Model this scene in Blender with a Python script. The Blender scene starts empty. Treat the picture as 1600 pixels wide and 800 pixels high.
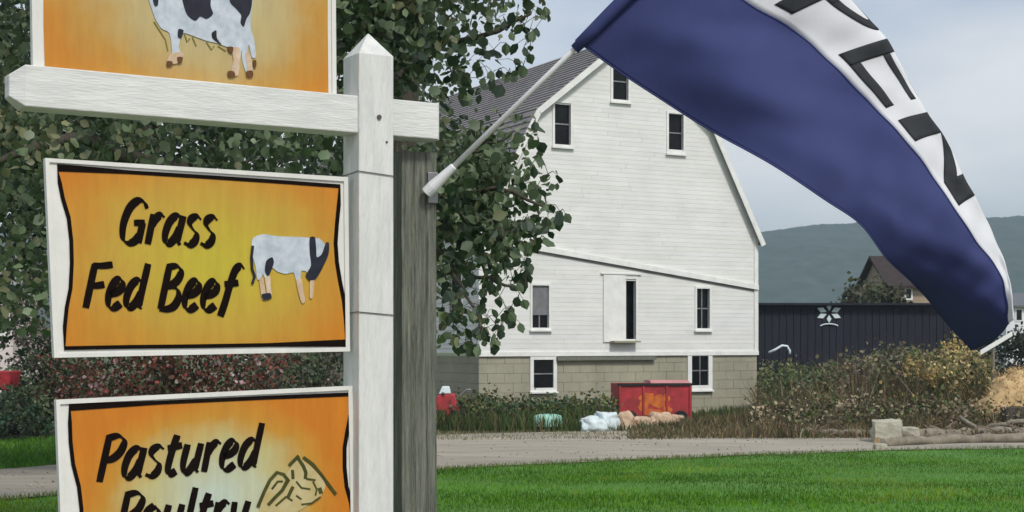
import bpy, bmesh, math, random
import numpy as np
from mathutils import Vector, Matrix, noise as mnoise
R = math.radians
random.seed(7); rng = np.random.default_rng(11)
scene = bpy.context.scene
C = scene.collection

# ------------------------------------------------------------------ camera
F = 2300.0; HZ = 533.0; EYE = 1.7
cam_d = bpy.data.cameras.new('camera'); cam = bpy.data.objects.new('camera', cam_d); C.objects.link(cam)
cam.location = (0, 0, EYE); cam.rotation_euler = (R(90), 0, 0)
cam_d.sensor_width = 36; cam_d.lens = F/1600*36; cam_d.shift_y = (HZ-400)/1600
cam_d.clip_start = 0.05; cam_d.clip_end = 8000
scene.camera = cam

# ------------------------------------------------------------------ sky, sun, exposure
SUN_EL, SUN_AZ = 48, 152          # azimuth clockwise from +Y
world = bpy.data.worlds.new('World'); scene.world = world; world.use_nodes = True
nt = world.node_tree; nt.nodes.clear()
def wn(t, **k):
    n = nt.nodes.new(t)
    for a, b in k.items(): setattr(n, a, b)
    return n
sky = wn('ShaderNodeTexSky', sky_type='NISHITA', sun_disc=False, sun_elevation=R(SUN_EL), sun_rotation=R(SUN_AZ),
         altitude=200, air_density=1.0, dust_density=2.5, ozone_density=1.5)
tc = wn('ShaderNodeTexCoord'); mp = wn('ShaderNodeMapping'); mp.inputs['Scale'].default_value = (1.0, 1.0, 2.6)
mp.inputs['Location'].default_value = (3.1, 0.4, 0.35)
nz = wn('ShaderNodeTexNoise'); nz.inputs['Scale'].default_value = 2.6; nz.inputs['Detail'].default_value = 5; nz.inputs['Roughness'].default_value = 0.5
rp = wn('ShaderNodeValToRGB'); rp.color_ramp.elements[0].position = 0.36; rp.color_ramp.elements[1].position = 0.66
rp.color_ramp.elements[0].color = (0.10, 0.10, 0.10, 1); rp.color_ramp.elements[1].color = (0.97, 0.97, 0.97, 1)
cl = wn('ShaderNodeRGB'); cl.outputs[0].default_value = (6.3, 6.5, 6.75, 1)
mx = wn('ShaderNodeMixRGB'); bg = wn('ShaderNodeBackground'); bg.inputs['Strength'].default_value = 0.1; wo = wn('ShaderNodeOutputWorld')
L = nt.links.new
L(tc.outputs['Generated'], mp.inputs['Vector']); L(mp.outputs[0], nz.inputs['Vector']); L(nz.outputs['Fac'], rp.inputs['Fac'])
L(rp.outputs['Color'], mx.inputs['Fac']); L(sky.outputs['Color'], mx.inputs['Color1']); L(cl.outputs[0], mx.inputs['Color2'])
L(mx.outputs[0], bg.inputs['Color']); L(bg.outputs[0], wo.inputs['Surface'])
sd = bpy.data.lights.new('sun', 'SUN'); so = bpy.data.objects.new('sun', sd); C.objects.link(so)
sd.energy = 1.9; sd.angle = R(10); sd.color = (1.0, 0.96, 0.9)
sdir = Vector((math.sin(R(SUN_AZ))*math.cos(R(SUN_EL)), math.cos(R(SUN_AZ))*math.cos(R(SUN_EL)), math.sin(R(SUN_EL))))
so.rotation_euler = sdir.to_track_quat('Z', 'Y').to_euler(); so.location = sdir*30
scene.view_settings.view_transform = 'Standard'; scene.view_settings.look = 'None'
scene.view_settings.exposure = 0.40; scene.view_settings.gamma = 1.0

# ------------------------------------------------------------------ geometry helpers
def smooth(a, b, x):
    t = min(1, max(0, (x-a)/(b-a))); return t*t*(3-2*t)
def ground_z(x, y):
    return -0.8*smooth(8, 34, y)
def ground_np(y):
    t = np.clip((y-8)/26, 0, 1); return -0.8*t*t*(3-2*t)
def at(px, py, Y): return Vector(((px-800)/F*Y, Y, EYE-(py-HZ)/F*Y))
def on_ground(px, py):
    lo, hi = 2.0, 900.0
    for _ in range(60):
        m = (lo+hi)/2
        if EYE-(py-HZ)/F*m < ground_z(0, m): hi = m
        else: lo = m
    p = at(px, py, lo); p.z = ground_z(p.x, lo); return p

def cr(p0, p1, p2, p3, t):
    return ((p1*2)+(p2-p0)*t+(p0*2-p1*5+p2*4-p3)*t*t+(p1*3-p0-p2*3+p3)*t*t*t)*0.5
def crl(pts, t):
    n = len(pts)-1; t = min(max(t, 0), n-1e-6); k = int(t); f = t-k
    p0 = pts[k-1] if k else pts[0]*2-pts[1]; p3 = pts[k+2] if k+2 <= n else pts[n]*2-pts[n-1]
    return cr(p0, pts[k], pts[k+1], p3, f)
class Plane:
    """vertical plane through (x0,y0), running along angle a; off = metres towards the camera side"""
    def __init__(s, x0, y0, a):
        s.o = Vector((x0, y0, 0)); s.d = Vector((math.cos(a), math.sin(a), 0)); s.n = Vector((math.sin(a), -math.cos(a), 0))
    def P(s, u, z, off=0): return s.o + s.d*u + s.n*off + Vector((0, 0, z))
    def uz(s, px, py, off=0):
        k = (px-800)/F; o = s.o + s.n*off
        u = (k*o.y-o.x)/(s.d.x-k*s.d.y); Y = o.y+u*s.d.y
        return u, EYE-(py-HZ)/F*Y
    def at(s, px, py, off=0):
        u, z = s.uz(px, py, off); return s.P(u, z, off)

class MB:
    def __init__(s): s.v = []; s.f = []; s.c = []
    def add(s, vs, fs, col=None):
        b = len(s.v); s.v += [Vector(v) for v in vs]; s.f += [[i+b for i in f] for f in fs]
        s.c += [col]*len(vs); return s
    def hexa(s, b, t, col=None):
        """b, t: four bottom and four top points in the same turn"""
        return s.add(list(b)+list(t), [(3,2,1,0),(4,5,6,7),(0,1,5,4),(1,2,6,5),(2,3,7,6),(3,0,4,7)], col)
    def box(s, lo, hi, col=None):
        (a,b,c),(d,e,f) = lo, hi
        return s.hexa([(a,b,c),(d,b,c),(d,e,c),(a,e,c)], [(a,b,f),(d,b,f),(d,e,f),(a,e,f)], col)
    def slab(s, pl, u0, u1, z0, z1, o0, o1, col=None):
        P = pl.P
        return s.hexa([P(u0,z0,o1),P(u1,z0,o1),P(u1,z0,o0),P(u0,z0,o0)], [P(u0,z1,o1),P(u1,z1,o1),P(u1,z1,o0),P(u0,z1,o0)], col)
    def tube(s, pts, rad, n=8, col=None, cap=True):
        pts = [Vector(p) for p in pts]; rad = rad if hasattr(rad, '__len__') else [rad]*len(pts)
        b = len(s.v); prev = None
        for i, p in enumerate(pts):
            t = (pts[min(i+1, len(pts)-1)]-pts[max(i-1, 0)]).normalized()
            x = t.orthogonal().normalized() if prev is None else (prev - t*prev.dot(t)).normalized()
            prev = x; y = t.cross(x)
            for k in range(n):
                a = 2*math.pi*k/n; s.v.append(p + (x*math.cos(a)+y*math.sin(a))*rad[i]); s.c.append(col)
        for i in range(len(pts)-1):
            for k in range(n):
                s.f.append([b+i*n+k, b+i*n+(k+1) % n, b+(i+1)*n+(k+1) % n, b+(i+1)*n+k])
        if cap: s.f.append([b+k for k in range(n)][::-1]); s.f.append([b+(len(pts)-1)*n+k for k in range(n)])
        return s
    def sheet(s, grid, col=None):
        b = len(s.v); n = len(grid[0])
        for r in grid:
            for p in r: s.v.append(Vector(p)); s.c.append(col)
        for i in range(len(grid)-1):
            for j in range(n-1): s.f.append([b+i*n+j, b+i*n+j+1, b+(i+1)*n+j+1, b+(i+1)*n+j])
        return s
    def build(s, name, mat, parent=None, smooth_=False, bevel=0, solid=0, tint=False):
        me = bpy.data.meshes.new(name)
        loc = WLOC.get(parent.name, Vector()) if parent else Vector()
        if parent is None:
            n = len(s.v); loc = Vector((sum(v.x for v in s.v)/n, sum(v.y for v in s.v)/n, min(v.z for v in s.v)))
        me.from_pydata([tuple(v-loc) for v in s.v], [], s.f)
        if tint or any(c is not None for c in s.c):
            a = me.color_attributes.new('tint', 'FLOAT_COLOR', 'POINT')
            a.data.foreach_set('color', np.array([(*(c or (1, 1, 1)), 1) for c in s.c], dtype=np.float32).ravel())
        if smooth_: me.polygons.foreach_set('use_smooth', [True]*len(me.polygons))
        me.materials.append(mat); me.update()
        o = bpy.data.objects.new(name, me); C.objects.link(o); o.location = Vector() if parent else loc; o.parent = parent
        WLOC[o.name] = loc
        if bevel:
            m = o.modifiers.new('bevel', 'BEVEL'); m.width = bevel; m.segments = 2; m.limit_method = 'ANGLE'; m.angle_limit = R(40)
        if solid:
            m = o.modifiers.new('solid', 'SOLIDIFY'); m.thickness = solid; m.offset = -1
        return o
WLOC = {}
def np_mesh(name, V, Fq, mat, parent=None, tint=None, k=None):
    """V (n,3) world verts, Fq list of (array of faces) with fixed arity"""
    loc = WLOC.get(parent.name, Vector()) if parent else Vector((V[:,0].mean(), V[:,1].mean(), V[:,2].min()))
    me = bpy.data.meshes.new(name); V = V - np.array(loc)[None]
    me.vertices.add(len(V)); me.vertices.foreach_set('co', V.astype(np.float32).ravel())
    li = np.concatenate([f.ravel() for f in Fq]); sizes = np.concatenate([np.full(len(f), f.shape[1]) for f in Fq])
    me.loops.add(len(li)); me.loops.foreach_set('vertex_index', li.astype(np.int32))
    me.polygons.add(len(sizes)); me.polygons.foreach_set('loop_start', np.concatenate([[0], np.cumsum(sizes)[:-1]]).astype(np.int32))
    me.polygons.foreach_set('loop_total', sizes.astype(np.int32))
    if tint is not None:
        a = me.color_attributes.new('tint', 'FLOAT_COLOR', 'POINT'); a.data.foreach_set('color', np.concatenate([tint, np.ones((len(tint), 1))], 1).astype(np.float32).ravel())
    me.materials.append(mat); me.update(); me.validate()
    o = bpy.data.objects.new(name, me); C.objects.link(o); o.location = Vector() if parent else loc; o.parent = parent; WLOC[o.name] = loc
    if k: o['kind'] = k
    return o
def tag(o, label=None, cat=None, group=None, kind=None):
    if label: o['label'] = label
    if cat: o['category'] = cat
    if group: o['group'] = group
    if kind: o['kind'] = kind
    return o
def thing(name, loc, label, cat, group=None):
    o = bpy.data.objects.new(name, None); C.objects.link(o); o.location = loc; WLOC[o.name] = Vector(loc)
    return tag(o, label, cat, group)

# ------------------------------------------------------------------ materials
def mat(name, col, rough=0.7, var=0.0, scale=8, bump=0.0, bscale=60, stretch=(1,1,1), col2=None, tint=False, metal=0, spec=0.3, trans=0, detail=5, sheen=0):
    m = bpy.data.materials.new(name); m.use_nodes = True; n = m.node_tree; b = n.nodes['Principled BSDF']; l = n.links.new
    b.inputs['Roughness'].default_value = rough; b.inputs['Metallic'].default_value = metal; b.inputs['Specular IOR Level'].default_value = spec
    tcn = n.nodes.new('ShaderNodeTexCoord'); mpn = n.nodes.new('ShaderNodeMapping'); mpn.inputs['Scale'].default_value = stretch
    l(tcn.outputs['Object'], mpn.inputs['Vector'])
    out = None
    if var > 0 or col2:
        z = n.nodes.new('ShaderNodeTexNoise'); z.inputs['Scale'].default_value = scale; z.inputs['Detail'].default_value = detail; z.inputs['Roughness'].default_value = 0.62
        l(mpn.outputs[0], z.inputs['Vector'])
        r = n.nodes.new('ShaderNodeValToRGB'); r.color_ramp.elements[0].position = 0.3; r.color_ramp.elements[1].position = 0.7
        a = col2 if col2 else tuple(c*(1-var) for c in col)
        r.color_ramp.elements[0].color = (*a, 1); r.color_ramp.elements[1].color = (*[min(1, c*(1+(0 if col2 else var*0.6))) for c in col], 1)
        l(z.outputs['Fac'], r.inputs['Fac']); out = r.outputs['Color']
    if tint:
        at_ = n.nodes.new('ShaderNodeAttribute'); at_.attribute_name = 'tint'
        if out:
            mu = n.nodes.new('ShaderNodeMixRGB'); mu.blend_type = 'MULTIPLY'; mu.inputs['Fac'].default_value = 1
            l(out, mu.inputs['Color1']); l(at_.outputs['Color'], mu.inputs['Color2']); out = mu.outputs[0]
        else: out = at_.outputs['Color']
    if out: l(out, b.inputs['Base Color'])
    else: b.inputs['Base Color'].default_value = (*col, 1)
    if bump:
        z2 = n.nodes.new('ShaderNodeTexNoise'); z2.inputs['Scale'].default_value = bscale; z2.inputs['Detail'].default_value = 4; l(mpn.outputs[0], z2.inputs['Vector'])
        bp = n.nodes.new('ShaderNodeBump'); bp.inputs['Strength'].default_value = bump; bp.inputs['Distance'].default_value = 0.01
        l(z2.outputs['Fac'], bp.inputs['Height']); l(bp.outputs[0], b.inputs['Normal'])
    if trans:
        t = n.nodes.new('ShaderNodeBsdfTranslucent'); ms = n.nodes.new('ShaderNodeMixShader'); ms.inputs[0].default_value = trans
        if out: l(out, t.inputs['Color'])
        else: t.inputs['Color'].default_value = (*col, 1)
        l(b.outputs[0], ms.inputs[1]); l(t.outputs[0], ms.inputs[2]); l(ms.outputs[0], n.nodes['Material Output'].inputs['Surface'])
    return m
M = {}
M['post_white'] = mat('white_painted_post', (0.70, 0.71, 0.68), 0.5, 0.16, 9, 0.35, 40, (6, 6, 0.8), col2=(0.55, 0.57, 0.54))
M['beam_white'] = mat('white_painted_beam', (0.70, 0.71, 0.68), 0.5, 0.16, 9, 0.2, 40, (0.9, 0.9, 6), col2=(0.55, 0.57, 0.54))
M['frame_white'] = mat('white_sign_frame', (0.74, 0.74, 0.70), 0.5, 0, 7, 0.15, 60, (1, 1, .5), col2=(0.60, 0.61, 0.56))
M['grey_wood'] = mat('weathered_grey_wood', (0.25, 0.255, 0.21), 0.85, 0, 9, 0.9, 26, (14, 14, 0.7), col2=(0.07, 0.085, 0.065))
M['black_print'] = mat('black_print', (0.008, 0.005, 0.004), 0.9, 0.3, 20, spec=0.08)
M['wire'] = mat('dark_wire', (0.12, 0.11, 0.1), 0.5, 0.3, 30, metal=0.4)
M['flag_blue'] = mat('navy_flag_cloth', (0.046, 0.060, 0.185), 0.75, 0.14, 7, 0.25, 900, col2=(0.038, 0.050, 0.155), trans=0.12)
M['flag_white'] = mat('white_flag_cloth', (0.78, 0.80, 0.82), 0.75, 0.06, 8, 0.25, 900, trans=0.2)
M['flag_red'] = mat('red_flag_cloth', (0.45, 0.03, 0.04), 0.75, 0.1, 8, 0.25, 900, trans=0.12)
M['flag_black'] = mat('dark_flag_letter', (0.022, 0.027, 0.03), 0.75, 0.3, 30)
M['pole'] = mat('white_flag_pole', (0.72, 0.74, 0.74), 0.35, 0.08, 12)
M['siding'] = mat('white_barn_siding', (0.76, 0.765, 0.75), 0.6, 0.1, 0.9, 0.2, 5, (1, 1, 2.2), col2=(0.66, 0.67, 0.65), tint=True)
M['trim'] = mat('white_barn_trim', (0.74, 0.75, 0.72), 0.55, 0.12, 3)
M['shingle'] = mat('grey_shingles', (0.25, 0.235, 0.235), 0.9, 0, 2.5, 0.6, 8, (1, 1, 1), col2=(0.16, 0.155, 0.16))
M['glass'] = mat('dark_window_glass', (0.009, 0.010, 0.011), 0.25, 0.5, 3, spec=0.15)
M['grey_glass'] = mat('dusty_window_glass', (0.17, 0.17, 0.18), 0.3, 0.35, 3, spec=0.5)
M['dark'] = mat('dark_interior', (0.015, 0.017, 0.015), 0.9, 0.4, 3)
M['concrete'] = mat('concrete_block', (0.38, 0.36, 0.27), 0.9, 0, 0.7, 0.5, 14, col2=(0.27, 0.26, 0.195))
M['dark_board'] = mat('dark_blue_boards', (0.017, 0.019, 0.033), 0.8, 0, 3, 0.4, 20, (3, 3, 0.4), col2=(0.009, 0.010, 0.015))
M['tin'] = mat('dull_metal_roof', (0.14, 0.15, 0.16), 0.5, 0.2, 3, metal=0.3)
M['leaf'] = mat('tree_leaf', (1, 1, 1), 0.5, 0, 5, tint=True, trans=0.28, spec=0.35)
M['blade'] = mat('grass_blade', (1, 1, 1), 0.85, 0, 5, tint=True, trans=0.2, spec=0.08)
M['bark'] = mat('tree_bark', (0.10, 0.085, 0.065), 0.9, 0, 12, 0.9, 30, (3, 3, 0.6), col2=(0.045, 0.04, 0.032))
M['ground'] = mat('lawn_soil', (0.085, 0.22, 0.028), 0.95, 0, 0.35, 0.8, 18, (0.5, 1, 1), col2=(0.06, 0.16, 0.02), detail=9)
M['field'] = mat('rough_field', (0.10, 0.125, 0.045), 0.95, 0, 0.25, 0.7, 5, col2=(0.06, 0.075, 0.03), detail=8)
M['gravel'] = mat('gravel_road', (0.41, 0.365, 0.295), 0.95, 0, 1.1, 1.0, 25, (0.25, 1, 1), col2=(0.24, 0.225, 0.185), detail=10)
M['hill'] = mat('wooded_hill', (0.06, 0.09, 0.08), 0.95, 0, 0.11, 0, 5, col2=(0.022, 0.05, 0.034), detail=8)
M['red_metal'] = mat('faded_red_paint', (0.50, 0.04, 0.055), 0.6, 0, 3.5, 0.3, 12, col2=(0.19, 0.03, 0.025))
M['orange_paint'] = mat('worn_orange_paint', (0.68, 0.20, 0.03), 0.6, 0, 5, col2=(0.40, 0.07, 0.02))
M['rubber'] = mat('black_rubber', (0.02, 0.02, 0.02), 0.8, 0.3, 10)
M['steel'] = mat('dull_steel', (0.3, 0.3, 0.3), 0.45, 0.3, 8, metal=0.7)
M['bag_white'] = mat('white_plastic_bag', (0.62, 0.72, 0.74), 0.45, 0.15, 6, 0.6, 12)
M['bag_tan'] = mat('tan_sack', (0.60, 0.45, 0.32), 0.85, 0, 5, 0.7, 20, col2=(0.36, 0.24, 0.16))
M['teal'] = mat('mint_plastic', (0.30, 0.55, 0.45), 0.5, 0.15, 5)
M['stone'] = mat('pale_rough_stone', (0.50, 0.48, 0.38), 0.9, 0, 4, 1.0, 9, col2=(0.30, 0.29, 0.23))
M['log'] = mat('weathered_log', (0.28, 0.25, 0.19), 0.9, 0, 5, 0.9, 14, col2=(0.13, 0.115, 0.085))
M['straw'] = mat('tan_straw', (0.64, 0.47, 0.25), 0.9, 0, 5, 1.0, 12, col2=(0.42, 0.28, 0.13))
M['pinkwall'] = mat('pinkish_white_wall', (0.66, 0.58, 0.56), 0.7, 0.08, 2)
M['white_wall'] = mat('pale_far_wall', (0.72, 0.74, 0.76), 0.7, 0.08, 1)
M['brown_wall'] = mat('tan_far_wall', (0.34, 0.27, 0.19), 0.8, 0.15, 1)

def sign_mat(name, root, cu, cv, su, sv, mid, olive, edge, edge2):
    """printed gradient: position along the board (object space)"""
    m = bpy.data.materials.new(name); m.use_nodes = True; n = m.node_tree; b = n.nodes['Principled BSDF']; l = n.links.new
    b.inputs['Roughness'].default_value = 0.38; b.inputs['Specular IOR Level'].default_value = 0.35
    t = n.nodes.new('ShaderNodeTexCoord'); mpn = n.nodes.new('ShaderNodeMapping'); mpn.vector_type = 'POINT'
    # rotate object coords so x runs along the board
    mpn.inputs['Rotation'].default_value = (0, 0, -R(SA)); l(t.outputs['Object'], mpn.inputs['Vector'])
    m2 = n.nodes.new('ShaderNodeMapping'); m2.inputs['Location'].default_value = (-cu/su, 0, -cv/sv); m2.inputs['Scale'].default_value = (1/su, 0, 1/sv)
    l(mpn.outputs[0], m2.inputs['Vector'])
    ln = n.nodes.new('ShaderNodeVectorMath'); ln.operation = 'LENGTH'; l(m2.outputs[0], ln.inputs[0])
    z = n.nodes.new('ShaderNodeTexNoise'); z.inputs['Scale'].default_value = 14; z.inputs['Detail'].default_value = 7; l(t.outputs['Object'], z.inputs['Vector'])
    ad = n.nodes.new('ShaderNodeMath'); ad.operation = 'MULTIPLY_ADD'; ad.inputs[1].default_value = 0.5; l(z.outputs['Fac'], ad.inputs[0]); l(ln.outputs['Value'], ad.inputs[2])
    r = n.nodes.new('ShaderNodeValToRGB'); e = r.color_ramp.elements
    e[0].position = 0.25; e[0].color = (*mid, 1); e[1].position = 1.0; e[1].color = (*edge, 1)
    a = e.new(0.6); a.color = (*olive, 1); a = e.new(0.8); a.color = (*edge2, 1)
    mr = n.nodes.new('ShaderNodeMath'); mr.operation = 'MULTIPLY'; mr.inputs[1].default_value = 0.60; l(ad.outputs[0], mr.inputs[0])
    l(mr.outputs[0], r.inputs['Fac']); mp3 = n.nodes.new('ShaderNodeMapping'); mp3.inputs['Scale'].default_value = (22, 22, 3.5); l(t.outputs['Object'], mp3.inputs['Vector'])
    z3 = n.nodes.new('ShaderNodeTexNoise'); z3.inputs['Scale'].default_value = 1.6; z3.inputs['Detail'].default_value = 8; z3.inputs['Roughness'].default_value = .7; l(mp3.outputs[0], z3.inputs['Vector'])
    r3 = n.nodes.new('ShaderNodeValToRGB'); r3.color_ramp.elements[0].position = .3; r3.color_ramp.elements[1].position = .7
    r3.color_ramp.elements[0].color = (.90, .85, .84, 1); r3.color_ramp.elements[1].color = (1.08, 1.08, 1.06, 1); l(z3.outputs['Fac'], r3.inputs['Fac'])
    mu = n.nodes.new('ShaderNodeMixRGB'); mu.blend_type = 'MULTIPLY'; mu.inputs['Fac'].default_value = 1; l(r.outputs['Color'], mu.inputs['Color1']); l(r3.outputs['Color'], mu.inputs['Color2'])
    l(mu.outputs[0], b.inputs['Base Color'])
    return m

# ------------------------------------------------------------------ ground, road, lawn
def grid_mesh(name, xs, ys, m, zf, dz=0, label=None):
    V = [[(x, y, zf(x, y)+dz) for x in xs] for y in ys]
    mb = MB().sheet(V); o = mb.build(name, m, smooth_=True); o['kind'] = 'structure'; return o
xs = [-2600, -1200, -500, -200, -90, -60, -40, -30]+[i for i in range(-24, 31, 2)]+[40, 60, 90, 200, 500, 1200, 2600]
ys = [-40, -20, -8, 0, 4, 7]+[8+i for i in range(0, 28)]+[40, 46, 55, 70, 100, 200, 400, 900, 1800, 3500]
def base_z(x, y): return ground_z(x, y) + (0.035*mnoise.noise(Vector((x*0.35, y*0.35, 0))) if y > 9 else 0)
grid_mesh('ground', xs, ys, M['field'], lambda x, y: base_z(x, y) - 0.05)
# road: strip between near edge and far edge, traced on the ground
near = [(-900, 850), (-400, 812), (0, 783), (340, 757), (690, 734), (950, 721), (1200, 711), (1450, 704), (1700, 699), (2300, 690)]
far = [(-900, 776), (-400, 754), (0, 735), (340, 706), (690, 680), (950, 674), (1200, 668), (1450, 662), (1700, 657), (2300, 650)]
def resample(pl, n):
    out = []
    for i in range(n):
        t = i/(n-1)*(len(pl)-1); k = min(int(t), len(pl)-2); f = t-k
        out.append((pl[k][0]*(1-f)+pl[k+1][0]*f, pl[k][1]*(1-f)+pl[k+1][1]*f))
    return out
NR, FR = resample(near, 80), resample(far, 80)
rows = []
for (a, b) in zip(NR, FR):
    p, q = on_ground(*a), on_ground(*b); row = []
    for j in range(15):
        f = j/14; v = p.lerp(q, f); e = 0.25*mnoise.noise(Vector((v.x*0.9, v.y*0.9, 5)))*(1 if j in (0, 14) else 0.3)
        v.y += e*1.2; v.z = base_z(v.x, v.y)+0.012+0.02*math.cos((f-0.5)*14)*0.6; row.append(v)
    rows.append(row)
rd = MB().sheet(rows).build('gravel_road', M['gravel'], smooth_=True); rd['kind'] = 'structure'
road_near = [on_ground(*a) for a in NR]
def road_y(x):
    for p, q in zip(road_near, road_near[1:]):
        if p.x <= x <= q.x: return p.y+(q.y-p.y)*(x-p.x)/(q.x-p.x)
    return 26 if x < 0 else 36
rows = []
for i in range(60):
    x = -30+i*1.1; ye = road_y(x)+0.05; row = []
    for j in range(40):
        y = 5.2+.5*mnoise.noise(Vector((x*.7, 1, 0)))+(ye-5.2)*(j/39); row.append((x, y, base_z(x, y)+0.004))
    rows.append(row)
lawn = MB().sheet(rows).build('lawn', M['ground'], smooth_=True); lawn['kind'] = 'structure'

rows = [[(x, y, .03-.004*abs(y+4.5)) for y in (-8, -6, -4.5, -3, -1)] for x in range(-60, 61, 4)]
hw = MB().sheet(rows).build('unseen_roadway', mat('worn_asphalt', (.11, .11, .11), .9, .2, 3, .6, 40), smooth_=True); hw['kind'] = 'structure'  # asphalt added out of view to lessen green bounce from the lawn
rows = [[(x, y, .008) for y in (-1, 0, 1, 2.2+.3*mnoise.noise(Vector((x*.4, 3, 0))))] for x in range(-60, 61, 2)]
sh_ = MB().sheet(rows).build('unseen_shoulder', M['gravel'], smooth_=True); sh_['kind'] = 'structure'  # unseen gravel added to keep grass-coloured bounce off the white pole and posts
def blades(name, pts, h, w, cols, label, cat='grass', lean=0.35, mat_=None, parent=None, seg=2):
    """ribbon blades; pts (n,3), h (n), w (n), cols (n,3)"""
    n = len(pts); a = rng.uniform(0, 2*np.pi, n); b = rng.uniform(0, 2*np.pi, n)
    wx = np.stack([np.cos(a), np.sin(a), np.zeros(n)], 1)*w[:, None]*0.5
    ld = np.stack([np.cos(b), np.sin(b), np.zeros(n)], 1)*(h*rng.uniform(0, lean, n))[:, None]
    up = np.zeros((n, 3)); up[:, 2] = h
    if seg == 1:
        V = np.stack([pts-wx, pts+wx, pts+ld+up], 1).reshape(-1, 3); i = np.arange(n)*3
        Fs = [np.stack([i, i+1, i+2], 1)]; k = 3
    else:
        V = np.stack([pts-wx, pts+wx, pts+ld*0.3+up*0.55+wx*0.8, pts+ld*0.3+up*0.55-wx*0.8, pts+ld+up], 1).reshape(-1, 3); i = np.arange(n)*5
        Fs = [np.stack([i, i+1, i+2, i+3], 1), np.stack([i+3, i+2, i+4], 1)]; k = 5
    o = np_mesh(name, V, Fs, mat_ or M['blade'], parent, np.repeat(cols, k, 0))
    if parent is None: tag(o, label, cat, kind='stuff')
    else: o['kind'] = 'stuff'
    return o
def colmix(cols, n, j=0.2, wts=None):
    c = np.array(cols); i = rng.choice(len(c), n, p=wts); return c[i]*rng.uniform(1-j, 1+j, (n, 1))
n = 170000
Y = 9+26*rng.random(n)**0.9; X = Y*rng.uniform(-0.42, 0.42, n)
ryx = np.array([p.x for p in road_near]); ryy = np.array([p.y for p in road_near])
ok = Y < np.interp(X, ryx, ryy)-0.02+0.35*rng.random(n)**2; X, Y = X[ok], Y[ok]; n = len(X)
pn = np.array([mnoise.noise(Vector((x*.45, y*.3, 2)))+.6*mnoise.noise(Vector((x*1.7, y*1.1, 7))) for x, y in zip(X, Y)]); streak = 0.85+0.15*np.sin(Y*1.9+np.sin(X*0.3)*1.5)+0.12*np.sin(X*0.5+Y*0.7)
cols = colmix([(0.085, 0.22, 0.014), (0.115, 0.265, 0.018), (0.065, 0.17, 0.012), (0.17, 0.24, 0.04)], n, 0.15, [.4, .3, .25, .05])*streak[:, None]*(1+.42*pn[:, None]); dry = pn > .42; cols[dry] = cols[dry]*np.array([1.5, 1.05, 1.3])
blades('lawn_grass', np.stack([X, Y, ground_np(Y)-0.01], 1), rng.uniform(.03, .075, n), rng.uniform(.01, .022, n), cols,
       'bright green mown grass in front of the gravel road', seg=1, lean=0.8)
# verge strip of taller dry grass at road edge
n = 9000; i = rng.random(n)*(len(ryx)-1); X = np.interp(i, np.arange(len(ryx)), ryx); Yv = np.interp(X, ryx, ryy)+rng.normal(0, .22, n)
blades('road_verge_grass', np.stack([X, Yv, ground_np(Yv)-.01], 1), rng.uniform(.04, .12, n), rng.uniform(.012, .03, n),
       colmix([(0.12, 0.19, 0.05), (0.2, 0.2, 0.09), (0.08, 0.16, 0.03)], n), 'ragged yellow green grass along the near edge of the road', seg=1, lean=.9)

n = 1100; i = rng.random(n)*(len(ryx)-1); fi = np.array([p[:] for p in [on_ground(*a) for a in FR]]); ni = np.array([p[:] for p in road_near])
t_ = rng.random(n)[:, None]; lo_ = i.astype(int); fr_i = (i-lo_)[:, None]; hi_ = np.minimum(lo_+1, len(ryx)-1)
pp_ = (ni[lo_]*(1-fr_i)+ni[hi_]*fr_i)*(1-t_)+(fi[lo_]*(1-fr_i)+fi[hi_]*fr_i)*t_; pp_[:, 2] = ground_np(pp_[:, 1])+.03
oc = np.array([(1, 0, 0), (0, 1, 0), (-1, 0, 0), (0, -1, 0), (0, 0, .7), (0, 0, -.7)]); of = np.array([(0, 1, 4), (1, 2, 4), (2, 3, 4), (3, 0, 4), (1, 0, 5), (2, 1, 5), (3, 2, 5), (0, 3, 5)])
Vp = (pp_[:, None]+oc[None]*rng.uniform(.5, 1.4, (n, 6, 1))*rng.uniform(.01, .032, (n, 1, 1))).reshape(-1, 3)
tag(np_mesh('road_pebbles', Vp, [(of[None]+(np.arange(n)*6)[:, None, None]).reshape(-1, 3)], M['blade'], None, np.repeat(colmix([(.40, .37, .32), (.32, .30, .26), (.48, .44, .38)], n), 6, 0)), 'small grey and tan stones scattered over the gravel road', 'pebbles', kind='stuff')

# ------------------------------------------------------------------ hills
rows = []
import itertools
sk = [(-2500, 330), (-1000, 352), (200, 366), (900, 384), (1190, 372), (1240, 364), (1300, 358), (1360, 357), (1450, 352), (1560, 349), (1620, 345), (2000, 330), (3000, 345), (4500, 380)]
HY = 760
for i in range(640):
    px = -2500+i*11; k = 0
    py = np.interp(px, [a for a, b in sk], [b for a, b in sk]); top = at(px, py, HY+160); row = []
    for j in range(56):
        f = j/55; y = HY*0.72+f*(HY*0.28+160); hgt = (EYE-(py-HZ)/F*(HY+160))
        z = -1.5+(hgt+1.5)*math.sin(f*math.pi/2)**1.1; x = (px-800)/F*y
        z += (1.6*mnoise.noise(Vector((x*0.03, y*0.03, 1)))+3.2*abs(mnoise.noise(Vector((x*0.10, y*0.10, 2)))))*min(1, f*3); row.append((x, y, z))
    row.append(((px-800)/F*(HY+500), HY+500, -2)); rows.append(row)
hill = MB().sheet(rows).build('hill', M['hill'], smooth_=True); hill['kind'] = 'structure'

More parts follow.
